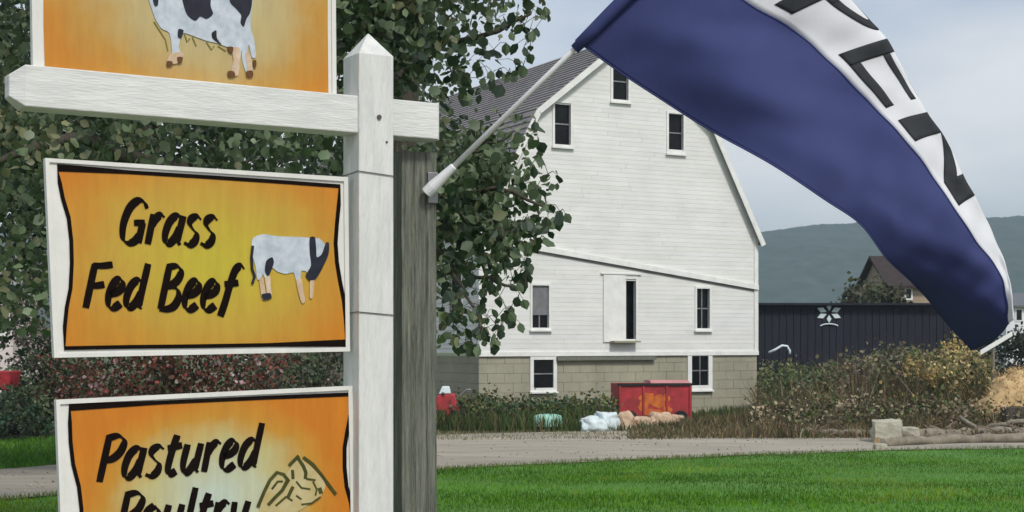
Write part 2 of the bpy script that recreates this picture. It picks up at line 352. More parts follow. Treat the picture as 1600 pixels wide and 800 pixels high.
# ------------------------------------------------------------------ barn
BA = R(28); bw = 10.58
XR, YR = .1665*50, 50.0
BX, BY = XR-bw*math.cos(BA), YR-bw*math.sin(BA)
front = Plane(BX, BY, BA); BL = 22.0; GZ = -0.8
SILL, EAVE, BRK, APEX, INS = 1.33, 5.2, 8.85, 11.5, 1.95
barn = thing('barn', (BX+4, BY+8, GZ), 'white clapboard barn with gambrel roof on a grey concrete foundation', 'barn')
def prof(z):
    if z < EAVE: return 0, bw
    if z < BRK: i = INS*(z-EAVE)/(BRK-EAVE)
    else: i = INS+(bw/2-INS)*(z-BRK)/(APEX-BRK)
    return i, bw-i
def rect(px0, px1, py0, py1):
    pc = (px0+px1)/2; u0 = front.uz(px0, py0)[0]; u1 = front.uz(px1, py0)[0]
    return u0, u1, front.uz(pc, py1)[1], front.uz(pc, py0)[1]
wins = {'gl': rect(866, 891, 161, 226), 'gc': rect(957, 981, 98, 156), 'gr': rect(1044, 1067, 178, 237),
        'll': rect(831, 857, 446, 512), 'door': rect(977, 993, 436, 532), 'lr': rect(1088, 1108, 451, 513)}
found_w = {'fl': rect(833, 864, 562, 606), 'fr': rect(1080, 1106, 556, 602)}
def boards(mb, pl, z0, z1, step, uf, holes, proud=0.02, off=0.0, W=1):
    z = z0
    while z < z1-1e-4:
        zt = min(z+step, z1); zc = (z+zt)/2
        segs_b, segs_t = uf(z), uf(zt-1e-4)
        iv = [(0.0, 1.0)]
        lo, hi = segs_b
        if hi-lo < 0.03: break
        cuts = sorted((max(lo, h[0]), min(hi, h[1])) for h in holes if h[2] < zc < h[3] and h[1] > lo and h[0] < hi)
        cur = lo; parts = []
        for a, b in cuts: parts.append((cur, a)); cur = b
        parts.append((cur, hi)); np_ = []
        for a, b in parts:
            if b-a > 3.2:
                j_ = a+(b-a)*random.uniform(.25, .75); np_ += [(a, j_-.002), (j_+.002, b)]
            else: np_.append((a, b))
        parts = np_
        for a, b in parts:
            if b-a < 0.01: continue
            ta = segs_t[0] if a == lo else a; tb = segs_t[1] if b == hi else b
            if tb < ta: ta = tb = (ta+tb)/2
            P = pl.P
            tn = random.uniform(.94, 1.0); tcol = (tn, tn, tn*random.uniform(.97, 1))
            mb.hexa([P(a, z, off+proud), P(b, z, off+proud), P(b, z, off-.04), P(a, z, off-.04)],
                    [P(ta, zt, off+.004), P(tb, zt, off+.004), P(tb, zt, off-.04), P(ta, zt, off-.04)], tcol)
        z = zt
mb = MB(); boards(mb, front, SILL, APEX-0.05, 0.145, prof, list(wins.values()), 0.0085)
mb.build('front_siding', M['siding'], barn)['kind'] = 'stuff'
side = Plane(*(front.P(0, 0)-Vector((0, 0, 0))+Vector((-math.sin(BA), math.cos(BA), 0))*BL).xy, 0)
side.o = front.P(0, 0) - front.n*BL; side.d = front.n.copy(); side.n = -front.d
rside = Plane(0, 0, 0); rside.o = front.P(bw, 0); rside.d = -front.n; rside.n = front.d.copy()
back = Plane(0, 0, 0); back.o = front.P(bw, 0)-front.n*BL; back.d = -front.d; back.n = -front.n
swin = []
for k in range(5):
    u = BL-1.6-k*4.1; swin.append((u-.45, u+.45, 2.6, 3.9))
mb = MB(); boards(mb, side, SILL, EAVE, 0.145, lambda z: (0, BL), swin, .022); boards(mb, rside, SILL, EAVE, .145, lambda z: (0, BL), [], .022)
mb.build('side_siding', M['siding'], barn)['kind'] = 'stuff'
mb = MB(); boards(mb, back, SILL, APEX-.05, 0.29, prof, [], .022); mb.build('back_siding', M['siding'], barn)['kind'] = 'stuff'
# near-black sheets behind the openings; the unlit interior is put into their colour
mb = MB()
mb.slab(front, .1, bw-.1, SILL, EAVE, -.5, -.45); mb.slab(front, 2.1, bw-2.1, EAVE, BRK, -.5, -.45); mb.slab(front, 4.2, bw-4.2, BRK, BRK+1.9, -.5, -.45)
mb.build('painted_dark_interior', M['dark'], barn)
# corner boards
for (u0, u1) in ((-.02, .14), (bw-.14, bw+.02)):
    MB().slab(front, u0, u1, SILL, EAVE, 0, .045).build('corner_board', M['trim'], barn)
MB().slab(front, -.03, bw+.03, SILL-.1, SILL+.03, -.02, .06).build('sill_board', M['trim'], barn)
def window(r, muntin=(0, 1), glass='glass', depth=.10, fw=.07, name='window', sill=True, half=None):
    u0, u1, z0, z1 = r
    mb = MB()
    for a, b, c, d in ((u0-fw, u0, z0-fw, z1+fw), (u1, u1+fw, z0-fw, z1+fw), (u0, u1, z1, z1+fw), (u0, u1, z0-fw, z0)):
        mb.slab(front, a, b, c, d, -depth, .045)
    f = mb.build(name, M['trim'], barn)
    mb2 = MB()
    if half:
        h = MB().slab(front, u0+.002, u1-.002, z0+(z1-z0)*half, z1, -.04, -.03); h.build('upper_shade', M['grey_glass'], f)
    MB().slab(front, u0, u1, z0, z1, -depth, -depth+.02).build('pane', M[glass], f)
    nv, nh = muntin; mb2 = MB()
    for k in range(1, nv+1):
        u = u0+(u1-u0)*k/(nv+1); mb2.slab(front, u-.02, u+.02, z0, z1, -depth+.02, -depth+.045)
    for k in range(1, nh+1):
        z = z0+(z1-z0)*k/(nh+1); mb2.slab(front, u0, u1, z-.02, z+.02, -depth+.024, -depth+.05)
    if nv or nh: mb2.build('muntin', M['steel'] if glass == 'glass' else M['trim'], f)
    if sill: MB().slab(front, u0-fw-.03, u1+fw+.03, z0-fw-.05, z0-fw, -.02, .10).build('sill', M['trim'], f)
    return f
for k in ('gl', 'gc', 'gr'): window(wins[k], (0, 1), 'glass', fw=.08)
window(wins['ll'], (1, 0), 'glass', half=.30); window(wins['lr'], (1, 1), 'glass')
# door: narrow dark opening with sliding panel to its left
u0, u1, z0, z1 = wins['door']
fr_ = MB()
for a, b, c, d in ((u1, u1+.07, z0, z1+.08), (u0, u1, z1, z1+.08)): fr_.slab(front, a, b, c, d, -.12, .04)
dr = fr_.build('door_opening', M['trim'], barn)
ud = front.uz(942, 500)[0]
mb = MB(); mb.slab(front, ud, u0-.002, z0-.05, z1+.12, .024, .05); dp = mb.build('sliding_door', M['trim'], barn)
MB().slab(front, ud-.1, u1+.2, z1+.14, z1+.18, .02, .07).build('door_track', M['trim'], barn)
MB().slab(front, front.uz(952, 0)[0], front.uz(993, 0)[0], z0-.07, z0-.01, .0, .32).build('door_ledge', M['concrete'], barn)
# sloping belt board
def belt(z_add, th, o0, o1, m, name):
    ua, za = front.uz(828, 390); ub, zb = front.uz(1177, 452); s = (zb-za)/(ub-ua); P = front.P
    ua, za = .0, za-s*ua; ub2 = bw; zb = za+s*bw
    MB().hexa([P(0, za+z_add, o1), P(bw, zb+z_add, o1), P(bw, zb+z_add, o0), P(0, za+z_add, o0)],
              [P(0, za+z_add+th, o1), P(bw, zb+z_add+th, o1), P(bw, zb+z_add+th, o0), P(0, za+z_add+th, o0)]).build(name, m, barn)
belt(.0, .16, .0, .10, M['trim'], 'belt_board'); belt(-.07, .07, .0, .035, M['shingle'], 'belt_painted_shadow')  # second strip is dark to paint the shadow line below the board
# roof: four slabs of shingle courses
def roof_slab(mb, a, b, courses, th=.06, over=.2):
    """a,b: (u,z) lower and upper edge of slope; runs from over in front to back"""
    P = front.P
    for k in range(courses):
        f0, f1 = k/courses, (k+1)/courses
        ul, zl = a[0]+(b[0]-a[0])*f0, a[1]+(b[1]-a[1])*f0; uu, zu = a[0]+(b[0]-a[0])*f1, a[1]+(b[1]-a[1])*f1
        dx, dz = b[0]-a[0], b[1]-a[1]; ln = math.hypot(dx, dz); nx, nz = -dz/ln, dx/ln
        if nz < 0: nx, nz = -nx, -nz
        t0, t1 = th+.03, th
        pts = lambda o: [P(ul, zl, o), P(uu, zu, o), P(uu+nx*t1, zu+nz*t1, o), P(ul+nx*t0, zl+nz*t0, o)]
        mb.hexa(pts(over), pts(-BL-over))
mb = MB()
LE = (-.14, EAVE-.24); LB = (INS, BRK+.02); TP = (bw/2, APEX)
roof_slab(mb, LE, LB, 20); roof_slab(mb, LB, TP, 20)
mir = lambda p: (bw-p[0], p[1])
roof_slab(mb, mir(LE), mir(LB), 20); roof_slab(mb, mir(LB), TP, 20)
rf = mb.build('roof', M['shingle'], barn)
def rake(a, b, o=.2, w=.13, s=1):
    P = front.P; dx, dz = b[0]-a[0], b[1]-a[1]; ln = math.hypot(dx, dz); nx, nz = -dz/ln, dx/ln
    if nz < 0: nx, nz = -nx, -nz
    q = lambda oo: [P(a[0]-nx*w, a[1]-nz*w, oo), P(b[0]-nx*w, b[1]-nz*w, oo), P(b[0]+nx*.05, b[1]+nz*.05, oo), P(a[0]+nx*.05, a[1]+nz*.05, oo)]
    MB().hexa(q(o+.045), q(o+.004)).build('rake_board', M['trim'], rf)
for p, q in ((LE, LB), (LB, TP), (mir(LE), mir(LB)), (mir(LB), TP)): rake(p, q)
# soffit under the overhang
# foundation: concrete block courses, joined
def blocks(mb, pl, U, z0, z1, holes, bl=.6, bh=.3):
    k = 0; z = z0
    mb_ = MB()
    while z < z1-.01:
        zt = min(z+bh, z1); u = -(bl/2 if k % 2 else 0)
        while u < U:
            a, b = max(0, u)+.008, min(U, u+bl)-.008
            if b-a > .05 and not any(h[0]-.02 < (a+b)/2 < h[1]+.02 and h[2] < (z+zt)/2 < h[3] for h in holes):
                j = random.uniform(-.004, .004); mb.slab(pl, a-.003, b+.003, z+.005, zt-.005, -.2, j-.012)
            u += bl
        z = zt; k += 1
mb = MB(); blocks(mb, front, bw, GZ-.3, SILL-.1, list(found_w.values())); blocks(mb, side, BL, GZ-.3, SILL-.1, [])
blocks(mb, rside, BL, GZ-.3, SILL-.1, [], 1.2)
mb.build('block_foundation', M['concrete'], barn)['kind'] = 'stuff'
mb = MB(); mb.slab(front, .05, bw-.05, GZ-.3, SILL-.12, -.22, -.03); mb.slab(side, .05, BL-.22, GZ-.3, SILL-.12, -.22, -.03); mb.slab(rside, .22, BL-.1, GZ-.3, SILL-.12, -.22, -.03)
mb.build('foundation_core', M['concrete'], barn)
for k, r in found_w.items():
    o = window(r, (1, 1) if k == 'fr' else (0, 1), 'glass', depth=.02, fw=.16 if k == 'fr' else .12, sill=True)
# dark sheltering ledge left of centre under the sill
ua, ub = front.uz(868, 0)[0], front.uz(1022, 0)[0]
MB().slab(front, ua, ub, SILL-.24, SILL-.12, .0, .14).build('foundation_ledge', M['grey_wood'], barn)
# rough leftover plank propped on the foundation
for r in swin:
    u0, u1, z0, z1 = r; mb = MB()
    for a, b, c, d in ((u0-.08, u0, z0-.08, z1+.08), (u1, u1+.08, z0-.08, z1+.08), (u0, u1, z1, z1+.08), (u0, u1, z0-.08, z0)): mb.slab(side, a, b, c, d, -.1, .045)
    f = mb.build('window', M['trim'], barn); MB().slab(side, u0, u1, z0, z1, -.1, -.08).build('pane', M['glass'], f)

# ------------------------------------------------------------------ sign assembly
SA = 31.0; SR = R(SA); PW = .089
sp = Plane(-.1039*3.40, 3.40, SR)       # post front plane, u=0 at the left front corner
post = thing('sign_post', sp.P(PW/2, 0, -PW/2), 'tall white wooden sign post with pointed top, left of the grey post', 'sign post')
def prism(pl, u0, u1, o0, o1, z0, z1, apex=None):
    mb = MB(); P = pl.P; n = 8; rings = []
    for k in range(n+1):
        z = z0+(z1-z0)*k/n; rings.append([P(u0, z, o1), P(u1, z, o1), P(u1, z, o0), P(u0, z, o0)])
    v = [p for r in rings for p in r]; f = [(3, 2, 1, 0)]
    for k in range(n):
        for j in range(4): a = k*4+j; b = k*4+(j+1) % 4; f.append((a, b, b+4, a+4))
    if apex:
        v.append(P((u0+u1)/2, apex, (o0+o1)/2)); t = len(v)-1
        for j in range(4): f.append((n*4+j, n*4+(j+1) % 4, t))
    else: f.append((n*4, n*4+1, n*4+2, n*4+3))
    return mb.add(v, f)
prism(sp, 0, PW, -PW, 0, -.3, 2.366, 2.425).build('post_body', M['post_white'], post, bevel=.0025)
for py in (270, 490):
    z = EYE-(py-HZ)/F*3.40; e = .0025; P = sp.P
    MB().tube([P(-e, z+.004, e), P(PW+e, z-.003, e), P(PW+e, z, -PW-e), P(-e, z, -PW-e), P(-e, z+.004, e)], .0012, 5).build('wire_band', M['wire'], post)
bu, bz = sp.uz(592, 183)
MB().tube([sp.P(bu, bz, -.01), sp.P(bu, bz, .004)], .0055, 10).build('bolt_head', M['wire'], post)
bu, bz = sp.uz(604, 222)
MB().tube([sp.P(bu, bz, -.01), sp.P(bu, bz, .002)], .0028, 8).build('nail_head', M['wire'], post)

beam = thing('sign_beam', sp.P(-.3, 2.18, -.045), 'white wooden crossbeam with a pointed left end, fixed through the white post', 'beam')
P = sp.P; uL = sp.uz(40, 130, -.008)[0]; uRr = sp.uz(685, 190, -.008)[0]
mb = MB(); zb, zt, fo, bo = 2.182, 2.268, -.007, -.080; sec = []
N = 10
for k in range(N+1):
    u = uL+(uRr-uL)*k/N; sec.append([P(u, zb, fo), P(u, zt, fo), P(u, zt, bo), P(u, zb, bo)])
v = [p for s in sec for p in s]; f = [(N*4, N*4+1, N*4+2, N*4+3)]
for k in range(N):
    for j in range(4): a = k*4+j; b = k*4+(j+1) % 4; f.append((a, a+4, b+4, b))
zc_, oc_ = (zb+zt)/2, (fo+bo)/2; t = len(v)
v += [P(uL-.030, zc_+sz_*(zt-zb)*.26, oc_+so_*.02) for sz_, so_ in ((-1, 1), (1, 1), (1, -1), (-1, -1))]
for j in range(4): f.append((j, (j+1) % 4, t+(j+1) % 4, t+j))
f.append((t, t+1, t+2, t+3))
mb.add(v, f).build('beam_body', M['beam_white'], beam, bevel=.0025)

SO = -.036       # sign board front plane offset from post front
def poly_part(name, pts, off, m, parent, th=.0015):
    if name != 'printed_panel':
        V2 = [Vector((*p, 0)) for p in pts]; nn_ = len(V2); pts = []
        for i in range(nn_):
            for k in range(4):
                q = cr(V2[i-1], V2[i], V2[(i+1) % nn_], V2[(i+2) % nn_], k/4)*.75+V2[i].lerp(V2[(i+1) % nn_], k/4)*.25; pts.append((q.x, q.y))
    """flat polygon traced at px positions, on the sign plane, thin relief"""
    Pn = [sp.at(x, y, SO)+sp.n*(off) for x, y in pts]
    bm = bmesh.new(); vs = [bm.verts.new(p) for p in Pn]; fc = bm.faces.new(vs)
    r = bmesh.ops.extrude_face_region(bm, geom=[fc]); 
    for g in r['geom']:
        if isinstance(g, bmesh.types.BMVert): g.co -= sp.n*th
    bmesh.ops.recalc_face_normals(bm, faces=bm.faces); bmesh.ops.triangulate(bm, faces=bm.faces, ngon_method='EAR_CLIP')
    mb = MB(); mb.v = [v.co.copy() for v in bm.verts]; mb.c = [None]*len(mb.v); bm.verts.index_update(); mb.f = [[v.index for v in f.verts] for f in bm.faces]; bm.free()
    return mb.build(name, m, parent)
def stroke_px(pts, w, closed=False):
    """list of px quads along a polyline, thickness w px"""
    out = []
    pp = [Vector((*p, 0)) for p in pts]
    if closed: pp.append(pp[0])
    return pp
def stroke_part(name, lines, off, m, parent, closed=False, ws=1.0):
    mb = MB()
    for pts, w in lines:
        pp = [Vector((p[0], p[1], 0)) for p in pts]; n = len(pp); Ls, Rs = [], []
        for i in range(n):
            if closed: t = (pp[(i+1) % n]-pp[i-1]).normalized(); t1 = (pp[i]-pp[i-1]).normalized()
            else: t = (pp[min(i+1, n-1)]-pp[max(i-1, 0)]).normalized(); t1 = (pp[i]-pp[i-1]).normalized() if i else t
            k = max(.5, abs(t.dot(t1))); nn = Vector((-t.y, t.x, 0)); h = nn*(w/2/k)
            Ls.append(pp[i]+h); Rs.append(pp[i]-h)
        m_ = n if closed else n-1
        for i in range(m_):
            j = (i+1) % n; q = [Ls[i], Ls[j], Rs[j], Rs[i]]
            top = [sp.at(p.x, p.y, SO)+sp.n*off for p in q]; bot = [p-sp.n*.0012 for p in top]; mb.hexa(bot, top)
    return mb.build(name, m, parent)
def px_quad_prism(mb, q, o0, o1):
    f = [sp.at(x, y, SO)+sp.n*o1 for x, y in q]; b = [sp.at(x, y, SO)+sp.n*o0 for x, y in q]; mb.hexa(b, f)

GLY = {
 'G': (.62, [[(.52,.80),(.42,.94),(.27,.97),(.12,.80),(.05,.45),(.10,.12),(.24,.01),(.38,.06),(.47,.20)], [(.48,.48),(.47,.02)], [(.28,.47),(.53,.48)]]),
 'r': (.38, [[(.07,.68),(.07,0)], [(.07,.42),(.14,.58),(.24,.67),(.34,.62)]]),
 'a': (.50, [[(.37,.62),(.23,.67),(.10,.53),(.05,.27),(.09,.06),(.19,.03),(.30,.18),(.36,.40)], [(.39,.67),(.37,.16),(.44,.0)]]),
 's': (.39, [[(.33,.60),(.22,.67),(.10,.62),(.08,.50),(.17,.38),(.28,.27),(.28,.11),(.17,.01),(.03,.06)]]),
 'F': (.50, [[(.09,.98),(.08,0)], [(.05,.955),(.26,.955),(.50,.99)], [(.08,.50),(.25,.51),(.40,.54)]]),
 'e': (.43, [[(.07,.32),(.21,.36),(.31,.46),(.31,.60),(.21,.67),(.10,.54),(.05,.28),(.10,.06),(.22,.01),(.36,.12)]]),
 'd': (.52, [[(.36,.60),(.23,.66),(.10,.52),(.05,.26),(.09,.06),(.19,.03),(.30,.17),(.37,.38)], [(.40,1.04),(.38,.16),(.45,.0)]]),
 'B': (.54, [[(.09,.97),(.08,.01)], [(.04,.95),(.26,.98),(.38,.87),(.34,.67),(.21,.55),(.09,.52)], [(.20,.535),(.37,.46),(.44,.28),(.37,.08),(.21,.01),(.05,.02)]]),
 'f': (.42, [[(.46,.97),(.36,1.04),(.25,.94),(.19,.62),(.15,.2),(.10,-.13)], [(.05,.61),(.20,.62),(.38,.65)]]),
 'P': (.50, [[(.09,.97),(.07,-.02)], [(.04,.94),(.28,.98),(.43,.85),(.39,.62),(.25,.48),(.09,.45)]]),
 't': (.37, [[(.18,.90),(.13,.55),(.11,.16),(.17,.01),(.30,.08)], [(.02,.61),(.16,.63),(.33,.66)]]),
 'u': (.50, [[(.08,.67),(.06,.25),(.12,.03),(.22,.05),(.34,.30)], [(.38,.67),(.36,.15),(.43,.0)]]),
 'o': (.46, [[(.22,.67),(.09,.53),(.05,.27),(.12,.04),(.24,.03),(.36,.22),(.35,.50),(.22,.67)]]),
 'l': (.26, [[(.11,1.05),(.09,.15),(.16,.0)]]),
 'y': (.46, [[(.07,.67),(.10,.30),(.19,.08),(.30,.28)], [(.39,.67),(.31,.10),(.12,-.28)]]),
 ' ': (.30, [])}
def text_mesh(body, p0, p1, cap, parent, m, name, off=.0024, shear=.20):
    """brush letters on the sign plane between two baseline points; cap = capital height in px"""
    tot = sum(GLY[c][0] for c in body)+.12*1; A = Vector((*sp.uz(*p0, SO), 0)); B = Vector((*sp.uz(*p1, SO), 0)); ex = (B-A)/tot
    T = Vector((*sp.uz(p0[0], p0[1]-cap, SO), 0)); hh = (T-A).length; wx = ex.length/hh
    mb = MB(); x = 0; k = 0
    for c in body:
        adv, sts = GLY[c]
        for st in sts:
            pts = [Vector(((x+a)+shear*b/wx*1.0, b, 0)) for a, b in st]; n = max(3, (len(pts)-1)*5)
            fine = [crl(pts, (len(pts)-1)*i/n) for i in range(n+1)]; Ls, Rs = [], []
            for i in range(n+1):
                d = fine[min(i+1, n)]-fine[max(i-1, 0)]; d = Vector((d.x*wx, d.y, 0)).normalized(); nn = Vector((-d.y, d.x, 0))
                w = .040+.116*abs(d.x*math.sin(R(62))+d.y*math.cos(R(28)))**1.2
                if i in (0, n): w *= .92
                h = Vector((nn.x/wx, nn.y, 0))*w/2; Ls.append(fine[i]+h); Rs.append(fine[i]-h)
            def W(q, o): e = A+ex*q.x; return sp.P(e.x, e.y+q.y*hh, SO)+sp.n*o
            k += 1; o = off+.00012*(k % 5)
            for i in range(n):
                q = [Ls[i], Ls[i+1], Rs[i+1], Rs[i]]; mb.add([W(p, o) for p in q], [(0, 1, 2, 3)])
        x += adv
    return mb.build(name, m, parent)

def wavy(a, b, n, amp, ph, freq):
    out = []
    for i in range(n+1):
        f = i/n; out.append((a[0]+(b[0]-a[0])*f+amp*math.sin(ph+f*freq), a[1]+(b[1]-a[1])*f))
    return out
def sign(name, outer, inner, label, cols, cu, cv, su, sv, bw_=6, border=True):
    c = sp.at(sum(p[0] for p in outer)/4, max(p[1] for p in outer), SO)
    root = thing(name, c, label, 'farm sign')
    mb = MB(); px_quad_prism(mb, outer, -.016, -.001); mb.build('backing_board', M['frame_white'], root, bevel=.001)
    m = sign_mat(name+'_print', root, cu, cv, su, sv, *cols)
    poly_part('printed_panel', inner, .0008, m, root, .0016)
    if border: stroke_part('black_border', [(inner, bw_)], .0022, M['black_print'], root, closed=True)
    # raised outer edge
    ins = []
    cx = sum(p[0] for p in outer)/4; cy = sum(p[1] for p in outer)/4
    for i in range(4):
        a, b = outer[i], outer[(i+1) % 4]
        k = 6.5
        def inn(p): return (p[0]+(k if p[0] < cx else -k), p[1]+(k if p[1] < cy else -k))
        mb = MB(); px_quad_prism(mb, [a, b, inn(b), inn(a)], -.0009, .0035); mb.build('edge_strip', M['frame_white'], root)
    return root
# middle sign
outer2 = [(70, 247), (543, 277), (546, 549), (84, 559)]
inner2 = [(90, 262), (200, 269), (330, 277), (450, 285), (530, 291)]+[(529, 320), (526, 350), (524, 380), (526, 410), (531, 440), (537, 470), (540, 500), (541, 536)]+[(420, 539), (300, 541), (200, 542), (101, 544)]+[(101, 510), (104, 480), (110, 450), (112, 410), (111, 375), (107, 340), (98, 310), (93, 285)]
O1 = ((0.47, 0.40, 0.035), (0.48, 0.31, 0.04), (0.53, 0.185, 0.010), (0.50, 0.235, 0.022))
s2 = sign('grass_fed_beef_sign', outer2, inner2, 'orange sign reading Grass Fed Beef with a grazing cow picture, the middle one', O1, 0.03, .21, .30, .20)
text_mesh('Grass', (183, 380), (343, 385), 70, s2, M['black_print'], 'lettering')
text_mesh('Fed', (128, 481), (232.7, 483.2), 70, s2, M['black_print'], 'lettering')
text_mesh('Beef', (244.7, 483.5), (374, 486), 70, s2, M['black_print'], 'lettering')
COWW = mat('printed_cow_white', (0.56, 0.62, 0.66), 0.5, 0, 38, col2=(0.36, 0.42, 0.47)); COWB = mat('printed_cow_black', (0.015, 0.017, 0.03), 0.5, 0.5, 30)
COWT = mat('printed_cow_tan', (0.62, 0.50, 0.36), 0.5, 0, 30, col2=(0.42, 0.27, 0.14)); COWG = mat('printed_grass_green', (0.20, 0.18, 0.03), 0.5, 0.3, 30)  # olive green is the print colour of the grass strokes
cow = poly_part('cow_picture', [(395, 372), (410, 366), (432, 369), (455, 370), (478, 371), (490, 374), (497, 372), (507, 382), (507, 398), (500, 412), (494, 425), (483, 430), (477, 424), (470, 424), (468, 438), (462, 438), (458, 426), (445, 428), (432, 424), (424, 418), (420, 430), (414, 436), (410, 428), (406, 437), (401, 436), (399, 418), (394, 400), (392, 385)], .0030, COWW, s2)
poly_part('cow_head', [(483, 372), (491, 371), (493, 390), (494, 402), (502, 397), (508, 380), (513, 380), (512, 398), (502, 420), (492, 436), (482, 438), (477, 430), (485, 415), (483, 395)], .0042, COWB, cow)
poly_part('cow_patch', [(415, 408), (424, 402), (427, 410), (423, 422), (418, 432), (413, 424)], .0042, COWB, cow)
poly_part('cow_leg', [(462, 438), (470, 436), (473, 455), (476, 470), (471, 474), (466, 460)], .0040, COWT, cow)
poly_part('cow_leg', [(484, 437), (490, 436), (489, 455), (487, 466), (483, 464)], .0040, COWT, cow)
poly_part('cow_leg', [(404, 436), (410, 434), (413, 450), (415, 466), (409, 468), (406, 452)], .0040, COWT, cow)
poly_part('cow_leg', [(413, 434), (421, 431), (422, 448), (424, 464), (417, 467), (415, 450)], .0040, COWT, cow)
stroke_part('cow_tail', [([(394, 384), (392, 402), (393, 420), (397, 432), (393, 444)], 4)], .0045, COWB, cow)
poly_part('cow_hoof', [(408, 460), (421, 458), (423, 466), (411, 469)], .0045, COWB, cow)
# top sign
outer1 = [(38, -215), (524, -150), (524, 152), (52, 112)]
outer1 = [(46, -190), (523, -120), (525, 158), (51, 112)]
inner1 = [(68, -165), (300, -133), (512, -103), (512, 40), (513, 148), (300, 130), (70, 106), (68, 40)]
s1 = sign('cow_sign', outer1, inner1, 'orange sign with a black and white cow, standing on the crossbeam above the others', ((0.46, 0.44, 0.24), (0.46, 0.36, 0.15), (0.50, 0.205, 0.018), (0.47, 0.26, 0.045)), .05, .24, .26, .20, border=False)
c1 = poly_part('cow_picture', [(200, -75), (216, -92), (240, -84), (270, -78), (330, -74), (375, -66), (390, -50), (394, 0), (391, 25), (391, 45), (396, 60), (399, 88), (393, 90), (388, 70), (386, 86), (390, 112), (384, 114), (378, 95), (377, 78), (374, 95), (372, 114), (361, 114), (365, 90), (364, 75), (352, 73), (340, 68), (322, 64), (300, 56), (286, 52), (281, 62), (279, 74), (283, 88), (270, 92), (268, 75), (264, 52), (252, 45), (242, 30), (236, 12), (228, -10), (216, -28), (198, -40), (186, -55)], .0030, COWW, s1)
poly_part('cow_patch', [(272, -72), (320, -70), (330, -30), (328, 8), (332, 22), (322, 30), (312, 26), (304, 33), (292, 24), (286, 8), (280, -20)], .0042, COWB, c1)
poly_part('cow_patch', [(356, -66), (378, -62), (390, -46), (393, 0), (390, 20), (384, 30), (380, 42), (375, 36), (376, 24), (368, 14), (358, 2), (364, -20)], .0042, COWB, c1)
poly_part('cow_patch', [(238, -2), (246, -6), (246, 8), (241, 10)], .0042, COWB, c1)
poly_part('cow_patch', [(330, 52), (337, 48), (338, 60), (345, 70), (338, 66), (331, 60)], .0042, COWB, c1)
poly_part('cow_patch', [(278, 46), (286, 48), (282, 60), (277, 58)], .0042, COWB, c1)
for q in ([(267, 84), (285, 82), (284, 92), (277, 99), (262, 101), (260, 95)], [(362, 76), (374, 76), (373, 100), (371, 118), (360, 118), (364, 98)], [(383, 84), (390, 84), (394, 112), (386, 118), (385, 100)]):
    poly_part('cow_leg', q, .0042, COWT, c1)
HOOF = mat('printed_hoof_brown', (0.12, 0.05, 0.015), 0.5, .3, 30)
for q in ([(260, 96), (268, 97), (268, 103), (260, 104)], [(276, 90), (284, 90), (283, 98), (277, 99)], [(355, 112), (364, 112), (366, 120), (356, 121)], [(384, 112), (393, 111), (394, 120), (385, 121)], [(394, 95), (399, 95), (399, 105), (395, 105)], [(354, 74), (363, 74), (362, 83), (357, 82)]):
    poly_part('cow_hoof', q, .0054, HOOF, c1)
for q_ in ([(240, 34), (258, 62), (262, 80)], [(288, 54), (292, 66), (296, 60)], [(300, 58), (306, 72)], [(340, 72), (352, 80)], [(322, 66), (330, 78), (334, 72)]): stroke_part('grass_stroke', [(q_, 1.7)], .0026, COWG, s1)
# lower sign
outer3 = [(87, 625), (550, 603), (556, 930), (98, 915)]
inner3 = [(109, 636), (250, 629), (400, 622), (548, 616)]+[(547, 650), (542, 675), (538, 700), (538, 730), (541, 760), (548, 785), (552, 815), (554, 860), (552, 905)]+[(400, 900), (250, 897), (125, 892)]+[(127, 860), (128, 830), (127, 795), (123, 760), (114, 725), (110, 690), (109, 660)]
s3 = sign('pastured_poultry_sign', outer3, inner3, 'orange sign reading Pastured Poultry with a hen drawing, lowest of the three', ((0.46, 0.55, 0.45), (0.46, 0.42, 0.18), (0.52, 0.18, 0.012), (0.49, 0.25, 0.03)), .02, .21, .22, .17)
text_mesh('Pastured', (150, 752), (412, 729), 70, s3, M['black_print'], 'lettering')
text_mesh('Poultry', (180, 838), (392, 826), 68, s3, M['black_print'], 'lettering')
HENP = mat('printed_hen_pale', (0.50, 0.44, 0.24), 0.5, 0, 22, col2=(0.42, 0.33, 0.13)); HENO = mat('printed_hen_olive', (0.055, 0.06, 0.01), 0.5, .4, 30)
hen = poly_part('hen_picture', [(404, 800), (416, 765), (432, 740), (444, 744), (452, 732), (466, 716), (482, 726), (498, 742), (508, 758), (500, 776), (484, 786), (470, 796), (440, 812), (415, 820)], .0030, HENP, s3)
stroke_part('hen_outline', [([(402, 792), (412, 768), (421, 750), (432, 738), (442, 741), (449, 750), (440, 766), (428, 778), (418, 789)], 5), ([(451, 727), (460, 718), (466, 712)], 5), ([(473, 714), (488, 725), (500, 740), (512, 756), (524, 772)], 4.5), ([(465, 716), (473, 728), (477, 738), (476, 748)], 5), ([(456, 734), (457, 748)], 4.5), ([(457, 760), (452, 770), (449, 777)], 5), ([(498, 762), (501, 771)], 6), ([(470, 788), (486, 786), (500, 776)], 2.5), ([(478, 748), (492, 750)], 3), ([(424, 764), (433, 752), (441, 752)], 3), ([(462, 752), (470, 762), (484, 764)], 2.5), ([(488, 752), (494, 764), (492, 774)], 2.5), ([(430, 790), (446, 776), (456, 782)], 3), ([(462, 774), (470, 780)], 2.5)], .0042, HENO, hen)

